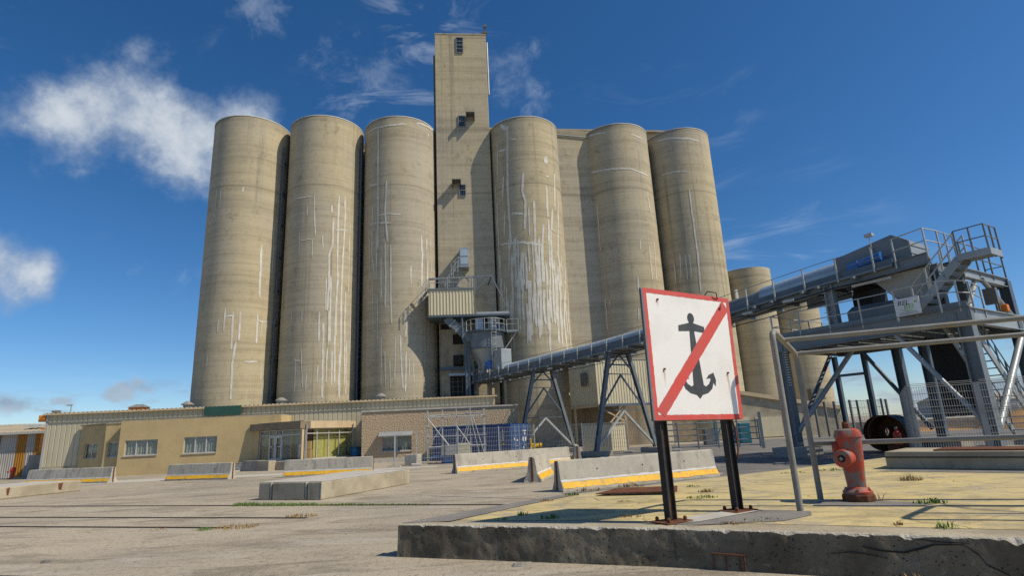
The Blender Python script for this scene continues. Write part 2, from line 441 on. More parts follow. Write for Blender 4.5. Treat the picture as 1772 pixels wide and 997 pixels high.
mat('window_steel', (0.22, 0.225, 0.22), rough=0.5)
mat('motor_blue', (0.03, 0.15, 0.45), rough=0.4, spec=0.5)
mat('black_steel', (0.03, 0.029, 0.028), (0.055, 0.043, 0.036), 0.75, ns=5, stain=(0.15, 0.075, 0.045), sscale=5, sstretch=(1, 1, 0.35), slo=0.55, shi=0.66, samt=0.7, bs=0.4, bscale=40)
mat('rubber_dark', (0.028, 0.03, 0.032), rough=0.8)
mat('pipe_paint', (0.27, 0.265, 0.24), (0.21, 0.205, 0.18), 0.6, 0.1, ns=3, stain=(0.33, 0.26, 0.14), sscale=2.0, slo=0.52, samt=0.6, bs=0.2, bscale=30)
mat('sign_red', (0.62, 0.085, 0.07), (0.52, 0.10, 0.085), 0.55, ns=3, stain=(0.48, 0.18, 0.155), sscale=5, sstretch=(1, 1, 0.5), slo=0.55)
mat('sign_black', (0.05, 0.056, 0.062), (0.075, 0.08, 0.085), 0.55, ns=6)
mat('sign_edge', (0.16, 0.17, 0.14), rough=0.8)
mat('white_board', (0.74, 0.75, 0.76), rough=0.5)
mat('logo_green', (0.25, 0.50, 0.06), rough=0.5)
mat('logo_dark', (0.10, 0.11, 0.13), rough=0.5)
mat('container_blue', (0.03, 0.085, 0.235), (0.022, 0.06, 0.18), 0.5, 0, 0.4, ns=2, stain=(0.08, 0.07, 0.08), sscale=4, slo=0.62)
mat('marking_white', (0.72, 0.72, 0.70), rough=0.6)
mat('marking_yellow', (0.75, 0.55, 0.05), rough=0.6)
mat('machine_yellow', (0.72, 0.47, 0.02), rough=0.5)
mat('cabinet_grey', (0.30, 0.305, 0.30), rough=0.6)
mat('cabinet_cream', (0.55, 0.51, 0.38), rough=0.6)
mat('gate_grey', (0.27, 0.31, 0.325), rough=0.5, metal=0.2)
mat('teal_paint', (0.03, 0.15, 0.19), rough=0.5)
mat('green_net', (0.03, 0.09, 0.075), rough=0.9)
mat('grass_green', (0.10, 0.19, 0.035), (0.16, 0.24, 0.05), 0.8, ns=20)
mat('grass_dry', (0.36, 0.235, 0.09), (0.25, 0.155, 0.06), 0.9, ns=25)
mat('grass_straw', (0.42, 0.34, 0.19), (0.32, 0.25, 0.13), 0.9, ns=25)
mat('sand_heap', (0.36, 0.20, 0.075), (0.28, 0.155, 0.06), 0.95, ns=0.6)
mat('scrub', (0.10, 0.095, 0.05), (0.15, 0.12, 0.06), 0.95, ns=0.6)
mat('pipe_black', (0.035, 0.04, 0.045), rough=0.5)
mat('cable_black', (0.02, 0.02, 0.02), rough=0.6)
mat('orange_paint', (0.70, 0.22, 0.03), rough=0.5)
mat('shed_white', (0.60, 0.60, 0.57), rough=0.7)
mat('shed_grey', (0.30, 0.32, 0.33), rough=0.7)


def pebble_mat():
    m, t, p, pos = base_mat('pebble_dash', 0.95, 0, 0.2)
    v = t.voro(pos, 14.0)
    n = t.noise(pos, 6.0, 5, 0.7)
    c = t.mix(t.sstep(v, 0.15, 0.7), (0.54, 0.425, 0.285, 1), (0.42, 0.32, 0.205, 1))
    c = t.mix(t.math('MULTIPLY', t.sstep(n, 0.45, 0.7), 0.5), c, (0.42, 0.31, 0.2, 1))
    t.put(p.inputs['Base Color'], c)
    bump(t, p, t.math('SUBTRACT', 1.0, v), 0.6, 0.05)


def glass_mat():
    m, t, p, pos = base_mat('window_glass', 0.06, 0, 0.5)
    p.inputs['Base Color'].default_value = (0.75, 0.8, 0.8, 1)
    gl = t.new('ShaderNodeBsdfGlossy')
    gl.inputs['Roughness'].default_value = 0.03
    tr = t.new('ShaderNodeBsdfTransparent')
    tr.inputs['Color'].default_value = (0.90, 0.93, 0.92, 1)
    fr = t.new('ShaderNodeLayerWeight')
    fr.inputs['Blend'].default_value = 0.5
    mx = t.new('ShaderNodeMixShader')
    t.l.new(t.math('ADD', t.math('MULTIPLY', t.math('POWER', fr.outputs['Facing'], 4.0), 0.6), 0.05), mx.inputs[0])
    t.l.new(tr.outputs[0], mx.inputs[1])
    t.l.new(gl.outputs[0], mx.inputs[2])
    t.l.new(mx.outputs[0], t.n['Material Output'].inputs['Surface'])


pebble_mat(); glass_mat()


# ------------------------------------------------------------------ geometry helpers
class MB:
    """collects shapes, build() links them as ONE mesh object"""
    def __init__(self):
        self.v, self.f = [], []

    def add(self, vs, fs):
        k = len(self.v)
        self.v += [tuple(p) for p in vs]
        self.f += [tuple(i + k for i in q) for q in fs]
        return self

    def box(self, x0, x1, y0, y1, z0, z1):
        return self.add([(x0, y0, z0), (x1, y0, z0), (x1, y1, z0), (x0, y1, z0), (x0, y0, z1), (x1, y0, z1), (x1, y1, z1), (x0, y1, z1)],
                        [(0, 3, 2, 1), (4, 5, 6, 7), (0, 1, 5, 4), (1, 2, 6, 5), (2, 3, 7, 6), (3, 0, 4, 7)])

    def bar(self, p, q, w, h=None, up=(0, 0, 1)):
        h = h or w
        p, q, up = Vector(p), Vector(q), Vector(up)
        d = (q - p).normalized()
        s = d.cross(up)
        if s.length < 1e-4:
            s = d.cross(Vector((1, 0, 0)))
        s.normalize()
        n = s.cross(d)
        s, n = s * w / 2, n * h / 2
        vs = [p - s - n, p + s - n, p + s + n, p - s + n, q - s - n, q + s - n, q + s + n, q - s + n]
        return self.add(vs, [(0, 3, 2, 1), (4, 5, 6, 7), (0, 1, 5, 4), (1, 2, 6, 5), (2, 3, 7, 6), (3, 0, 4, 7)])

    def ibeam(self, p, q, w, h, t=0.025, up=(0, 0, 1)):
        p, q, up = Vector(p), Vector(q), Vector(up)
        d = (q - p).normalized()
        s = d.cross(up)
        if s.length < 1e-4:
            s = d.cross(Vector((1, 0, 0)))
        s.normalize()
        n = s.cross(d)
        self.bar(p, q, t, h - 2 * t - 0.002, up)
        self.bar(p + n * (h / 2 - t / 2), q + n * (h / 2 - t / 2), w, t, up)
        return self.bar(p - n * (h / 2 - t / 2), q - n * (h / 2 - t / 2), w, t, up)

    def tube(self, pts, r, n=8, cap=True, closed=False):
        pts = [Vector(p) for p in pts]
        k0 = len(self.v)
        m = len(pts)
        prev = None
        for i, p in enumerate(pts):
            a = pts[i - 1] if (i or closed) else p
            b = pts[(i + 1) % m] if (i < m - 1 or closed) else p
            d = (b - a).normalized()
            if prev is None:
                s = d.cross(Vector((0, 0, 1)))
                if s.length < 1e-3:
                    s = Vector((1, 0, 0))
            else:
                s = prev - d * prev.dot(d)
            s.normalize()
            prev = s
            u = s.cross(d)
            rr = r[i] if isinstance(r, (list, tuple)) else r
            for j in range(n):
                a_ = 2 * math.pi * j / n
                self.v.append(tuple(p + (s * math.cos(a_) + u * math.sin(a_)) * rr))
        for i in range(m if closed else m - 1):
            for j in range(n):
                a_, b_ = k0 + i * n, k0 + ((i + 1) % m) * n
                self.f.append((a_ + j, a_ + (j + 1) % n, b_ + (j + 1) % n, b_ + j))
        if cap and not closed:
            self.f.append(tuple(k0 + j for j in reversed(range(n))))
            self.f.append(tuple(k0 + (m - 1) * n + j for j in range(n)))
        return self

    def lathe(self, prof, c=(0, 0), n=24, cap0=True, cap1=True, a0=0.0):
        k0 = len(self.v)
        for r, z in prof:
            for j in range(n):
                a = a0 + 2 * math.pi * j / n
                self.v.append((c[0] + r * math.cos(a), c[1] + r * math.sin(a), z))
        for i in range(len(prof) - 1):
            for j in range(n):
                a, b = k0 + i * n, k0 + (i + 1) * n
                self.f.append((a + j, a + (j + 1) % n, b + (j + 1) % n, b + j))
        if cap0:
            self.f.append(tuple(k0 + j for j in reversed(range(n))))
        if cap1:
            self.f.append(tuple(k0 + (len(prof) - 1) * n + j for j in range(n)))
        return self

    def prism(self, pts, z0, z1):
        n = len(pts)
        return self.add([(x, y, z0) for x, y in pts] + [(x, y, z1) for x, y in pts],
                        [tuple(reversed(range(n))), tuple(range(n, 2 * n))] + [(i, (i + 1) % n, n + (i + 1) % n, n + i) for i in range(n)])

    def slab(self, pts, off):
        """planar polygon in space, thickened by the vector off"""
        n = len(pts)
        o = Vector(off)
        return self.add([Vector(p) for p in pts] + [Vector(p) + o for p in pts],
                        [tuple(reversed(range(n))), tuple(range(n, 2 * n))] + [(i, (i + 1) % n, n + (i + 1) % n, n + i) for i in range(n)])

    def quad(self, *pts):
        return self.add(pts, [tuple(range(len(pts)))])

    def build(self, name, m, parent=None, smooth=False, bevel=0.0, angle=40):
        me = bpy.data.meshes.new(name)
        me.from_pydata([tuple(p) for p in self.v], [], self.f)
        me.update()
        import bmesh
        bm = bmesh.new()
        bm.from_mesh(me)
        bmesh.ops.recalc_face_normals(bm, faces=bm.faces)
        bm.to_mesh(me)
        bm.free()
        me.materials.append(MATS[m])
        o = bpy.data.objects.new(name, me)
        COL.objects.link(o)
        o.parent = parent
        if smooth:
            me.shade_smooth()
            try:
                me.set_sharp_from_angle(angle=R(angle))
            except Exception:
                pass
        if bevel:
            b = o.modifiers.new("bevel", 'BEVEL')
            b.width = bevel
            b.segments = 2
            b.limit_method = 'ANGLE'
        return o


def tag(o, label=None, cat=None, group=None, kind=None):
    for k, v in (('label', label), ('category', cat), ('group', group), ('kind', kind)):
        if v:
            o[k] = v
    return o


def thing(name, label, cat, loc=(0, 0, 0), rz=0.0, group=None):
    o = bpy.data.objects.new(name, None)
    o.empty_display_size = 0.3
    COL.objects.link(o)
    o.location = loc
    o.rotation_euler = (0, 0, R(rz))
    return tag(o, label, cat, group)


def copy_tree(o, parent=None):
    c = o.copy()
    COL.objects.link(c)
    if parent is not None:
        c.parent = parent
    for ch in list(o.children):
        copy_tree(ch, c)
    return c


def corrugated(mb, x0, x1, z0, z1, y=0.0, pitch=0.3, depth=0.04, rib=0.07, back=0.06):
    """vertical trapezoid sheet in the local xz plane, ribs towards -y"""
    xs = []
    x = x0
    while x < x1 - 1e-6:
        for dx, dy in ((0, 0), (pitch - rib * 1.8, 0), (pitch - rib * 1.4, -depth), (pitch - rib * 0.4, -depth)):
            if x + dx < x1:
                xs.append((x + dx, y + dy))
        x += pitch
    xs.append((x1, y))
    n = len(xs)
    vs = [(a, b, z0) for a, b in xs] + [(a, b, z1) for a, b in xs]
    fs = [(i, i + 1, n + i + 1, n + i) for i in range(n - 1)]
    mb.add(vs, fs)
    return mb


def rail_run(parent, pts, mname='galvanised', h=1.0, mid=(0.52,), post=1.4, r=0.022, toe=0.0, name='handrail', endposts=True):
    """handrail: every post a part, rails one part"""
    pts = [Vector(p) for p in pts]
    rails = MB()
    for k in (1.0,) + tuple(m_ / h for m_ in mid):
        rails.tube([p + Vector((0, 0, h * k)) for p in pts], r, 6)
    if toe:
        for a, b in zip(pts[:-1], pts[1:]):
            rails.bar(a + Vector((0, 0, toe / 2)), b + Vector((0, 0, toe / 2)), 0.012, toe)
    o = rails.build(name, mname, parent, True)
    for i, (a, b) in enumerate(zip(pts[:-1], pts[1:])):
        L = (b - a).length
        n = max(1, int(round(L / post)))
        for j in range(n + (1 if i == len(pts) - 2 else 0)):
            p = a.lerp(b, j / n)
            MB().bar(p - Vector((0, 0, 0.18)), p + Vector((0, 0, h)), 0.05, 0.05, (b - a)).build('rail_post', mname, o)
    return o


def arc_pts(a, b, c, n=6):
    """rounded corner a-b-c (quadratic)"""
    a, b, c = Vector(a), Vector(b), Vector(c)
    return [(a.lerp(b, t)).lerp(b.lerp(c, t), t) for t in [i / n for i in range(n + 1)]]


# ------------------------------------------------------------------ setting: ground, quay platform
g = MB()
g.add([(-1500, -60, 0), (1500, -60, 0), (1500, 3000, 0), (-1500, 3000, 0)], [(0, 1, 2, 3)])
ground = tag(g.build('ground', 'yard_concrete'), kind='structure')

# pale worn strip of newer concrete in front of the offices
st = MB()
st.add([(-40, 31.5, .004), (-12, 30.6, .004), (-4.5, 31.6, .004), (-4.5, 32.8, .004), (-12, 32.6, .004), (-40, 34.6, .004)], [(0, 1, 2, 3, 4, 5)])
tag(st.build('pavement', 'pale_concrete'), kind='structure')
st = MB()
st.add([(1.0, 15.6, .004), (3.0, 12.6, .004), (8.0, 14.5, .004), (12, 18, .004), (40, 19, .004), (46, 60, .004), (6, 46, .004), (3.2, 27.5, .004), (6.6, 19.4, .004), (5.8, 18.3, .004)], [tuple(range(10))])
tag(st.build('road', 'asphalt'), kind='structure')


def jag_strip(p, q, w, z, amp, seg=0.12, wj=0.5):
    mb = MB()
    p, q = Vector((*p, z)), Vector((*q, z))
    d = q - p
    n = max(3, int(d.length / seg))
    s = Vector((-d.y, d.x, 0)).normalized()
    vs = []
    for i in range(n + 1):
        t = i / n
        o = (noise.noise(Vector((t * d.length * 1.3, p.x, p.y))) * amp)
        ww = w * (1 + wj * noise.noise(Vector((t * d.length * 4, 3.1, p.y)))) * (0.3 if i in (0, n) else 1)
        c = p + d * t + s * o
        vs += [c - s * ww / 2, c + s * ww / 2]
    mb.add(vs, [(2 * i, 2 * i + 1, 2 * i + 3, 2 * i + 2) for i in range(n)])
    return mb


for p, q, w in (((-9.6, 9.4), (-2.9, 6.9), 0.035), ((-16, 12.2), (-9.6, 9.4), 0.02), ((-2.6, 16.6), (0.4, 14.6), 0.03), ((-20, 30.2), (-3, 24.5), 0.03), ((-12.2, 24.6), (-3.2, 22.6), 0.02), ((2.0, 13.6), (-2.2, 11.5), 0.02)):
    jag_strip(p, q, w, 0.004, 0.08).build('slab_joint', 'dark_hole', ground)

# raised quay platform, its yellow floor and rough kerb
PZ = 0.42
KA, KB, KC = Vector((-1.76, 8.54)), Vector((1.75, 7.18)), Vector((9.6, 3.30))
PL = [(-1.60, 8.72), (1.83, 7.36), (9.7, 3.46), (17.5, 11.0), (10.6, 17.1), (7.85, 15.4), (4.3, 13.42), (.72, 11.2)]
plat = tag(MB().prism(PL, 0.0, PZ - 0.004).build('quay_platform', 'old_concrete'), kind='structure')
yl = MB()
yl.add([(x, y, PZ) for x, y in [(-0.95, 8.72), (1.95, 7.62), (9.7, 3.85), (16.5, 10.6), (10.3, 16.8), (7.9, 15.22), (4.4, 13.28), (0.75, 10.95)]], [tuple(range(8))])
yl.build('painted_floor', 'yellow_paint', plat)


def fbm(x, y, z, k=4):
    v, a, f = 0.0, 0.5, 1.0
    for _ in range(k):
        v += a * noise.noise(Vector((x * f, y * f, z * f)))
        a *= 0.55
        f *= 2.1
    return v


def rough_kerb(A, B, zt, depth, parent, seed=0.0, ends=(False, False)):
    """quay kerb: worn flat top, a broken pale arris, a pitted face"""
    A, B = Vector((*A, 0)), Vector((*B, 0))
    d = (B - A)
    L = d.length
    e = d / L
    nin = Vector((-e.y, e.x, 0))           # towards the platform
    n = int(L / 0.022)
    top, arr, face = [], [], []
    for i in range(n + 1):
        t = i / n * L
        P = A + e * t
        big = max(0.0, fbm(t * 1.1, seed, 0) - 0.02)
        mid_ = max(0.0, fbm(t * 4.5, seed + 5, 0) + 0.05)
        fin = abs(fbm(t * 14.0, seed + 2, 0))
        c = 0.010 + 0.10 * big * mid_ * 4.0 + 0.055 * mid_ + 0.02 * fin
        c = min(c, 0.12)
        j1 = 0.012 * fbm(t * 19, seed + 7, 0)
        j2 = 0.014 * fbm(t * 23, seed + 8, 1)
        lo = zt - c * 1.15 - abs(j2)
        u_lo = 0.012 + 0.010 * fbm(t * 5, lo * 7, seed)
        up = (0.02 + c * 1.05 + j1, zt - 0.003)
        m1 = (0.016 + c * 0.55 + j2, zt - c * 0.38 - abs(j1))
        m2 = (0.014 + c * 0.22 + abs(j1), zt - c * 0.80 - abs(j2) * .5)
        lw = (u_lo, lo)
        arr.append([P + nin * u + Vector((0, 0, z)) for u, z in (up, m1, m2, lw)])
        top.append([P + nin * u + Vector((0, 0, z)) for u, z in ((depth, zt), (depth * .55, zt + .004 * fbm(t * 3, 0, seed)), up)])
        fc = [lw]
        K = 10
        for k in range(1, K + 1):
            z = lo + (-0.03 - lo) * k / K
            u = 0.012 - 0.028 * (k / K) + 0.020 * fbm(t * 3.1, z * 5.0, seed + 3) + 0.010 * fbm(t * 11, z * 13, seed + 4)
            fc.append((u, z))
        face.append([P + nin * u + Vector((0, 0, z)) for u, z in fc])

    def grid(rows):
        m_ = len(rows[0])
        mb = MB()
        fs = [(i * m_ + j, i * m_ + j + 1, (i + 1) * m_ + j + 1, (i + 1) * m_ + j) for i in range(len(rows) - 1) for j in range(m_ - 1)]
        mb.add([p for r_ in rows for p in r_], fs)
        return mb
    g_ = grid(face)
    for q in (0, -1):
        g_.add(face[q] + list(reversed(arr[q])) + [A.lerp(B, 0 if q == 0 else 1) + nin * depth + Vector((0, 0, zt)), A.lerp(B, 0 if q == 0 else 1) + nin * depth + Vector((0, 0, -.03))], [tuple(range(len(face[q]) + len(arr[q]) + 2))])
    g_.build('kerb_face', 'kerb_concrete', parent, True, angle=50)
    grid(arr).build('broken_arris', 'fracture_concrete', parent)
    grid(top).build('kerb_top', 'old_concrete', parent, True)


rough_kerb(KA, KB, PZ + .004, 0.22, plat, seed=1.3)
rough_kerb(KB, KC, PZ + .004, 0.22, plat, seed=4.1)
# coping along the left edge, broken concrete and asphalt
cp = MB()
cp.add([(-1.72, 8.60, .428), (-1.02, 8.55, .430), (0.10, 10.05, .428), (.95, 11.1, .428), (.72, 11.22, .426), (-.55, 9.95, .426)], [(0, 1, 2, 3, 4, 5)])
cp.build('coping', 'asphalt_patch', plat)
for pts in ([(1.45, 7.62), (2.0, 7.30), (3.1, 7.30), (3.6, 7.62), (3.75, 7.95), (3.2, 8.1), (2.6, 7.9), (1.9, 7.65)],
            [(4.0, 8.4), (4.5, 8.15), (5.15, 7.9), (5.45, 8.05), (5.1, 8.55), (4.7, 8.85), (4.25, 8.75)],
            [(7.6, 12.9), (9.6, 10.9), (12, 9.2), (12.2, 9.5), (8.3, 13.2)]):
    MB().add([(x, y, PZ + .006) for x, y in pts], [tuple(range(len(pts)))]).build('asphalt_patch', 'asphalt_patch', plat)
MB().add([(1.62, 7.56, PZ + .012), (2.15, 7.50, PZ + .012), (3.25, 8.2, PZ + .012), (2.75, 8.26, PZ + .012)], [(0, 1, 2, 3)]).build('repair_patch', 'pale_concrete', plat)
# exposed rusted frame and cracks in the kerb face
e2 = (KC - KB).normalized()
n2 = Vector((e2.y, -e2.x))


def kf(t, out, z):
    p = KB + e2 * t + n2 * out
    return (p.x, p.y, z)


rb = MB()
for t in (0.42, 0.55, 0.70, 0.745):
    rb.tube([kf(t, 0.028, 0.0), kf(t, 0.022, 0.17)], 0.008, 6)
rb.tube([kf(0.41, 0.024, 0.175), kf(0.76, 0.024, 0.165)], 0.009, 6)
rb.build('exposed_rebar', 'rust', plat)
for pts, w in (([(1.9, .30), (2.05, .27), (2.25, .26), (2.42, .31), (2.52, .345), (2.75, .35)], .022), ([(2.75, .35), (2.85, .27), (2.9, .18), (3.05, .10), (3.1, .02)], .016), ([(1.6, .22), (1.78, .245), (1.9, .235), (2.1, .2)], .012), ([(2.3, .40), (2.55, .37), (2.8, .365)], .014)):
    cr = MB()
    vs = []
    for i, (t, z) in enumerate(pts):
        ww = w * (0.4 if i in (0, len(pts) - 1) else random.uniform(.7, 1.2))
        vs += [kf(t, 0.012, z - ww / 2), kf(t, 0.012, z + ww / 2)]
    cr.add(vs, [(2 * i, 2 * i + 1, 2 * i + 3, 2 * i + 2) for i in range(len(pts) - 1)])
    cr.build('crack', 'dark_hole', plat)

# crane rails let into the yard: head with a dark groove each side
for nm, p, q in (('far crane rail running along the grass strip', (-26, 23.0), (2.2, 12.9)), ('middle crane rail ending at a dry tuft', (-22, 19.0), (-4.7, 13.15)), ('nearest crane rail ending at a green tuft', (-20, 16.7), (-5.9, 12.2))):
    P, Q = Vector((*p, 0)), Vector((*q, 0))
    t = thing('crane_rail', nm + ' in the yard', 'rail', P, group='rails let into the yard')
    D = Q - P
    s = Vector((-D.y, D.x, 0)).normalized()
    MB().bar(Vector((0, 0, .004)), D + Vector((0, 0, .004)), 0.05, 0.02).build('rail_head', 'rail_steel', t)
    for k in (-1, 1):
        a = s * k * 0.05
        MB().bar(a + Vector((0, 0, .0)), a + D + Vector((0, 0, .0)), 0.035, 0.012).build('groove', 'dark_hole', t)

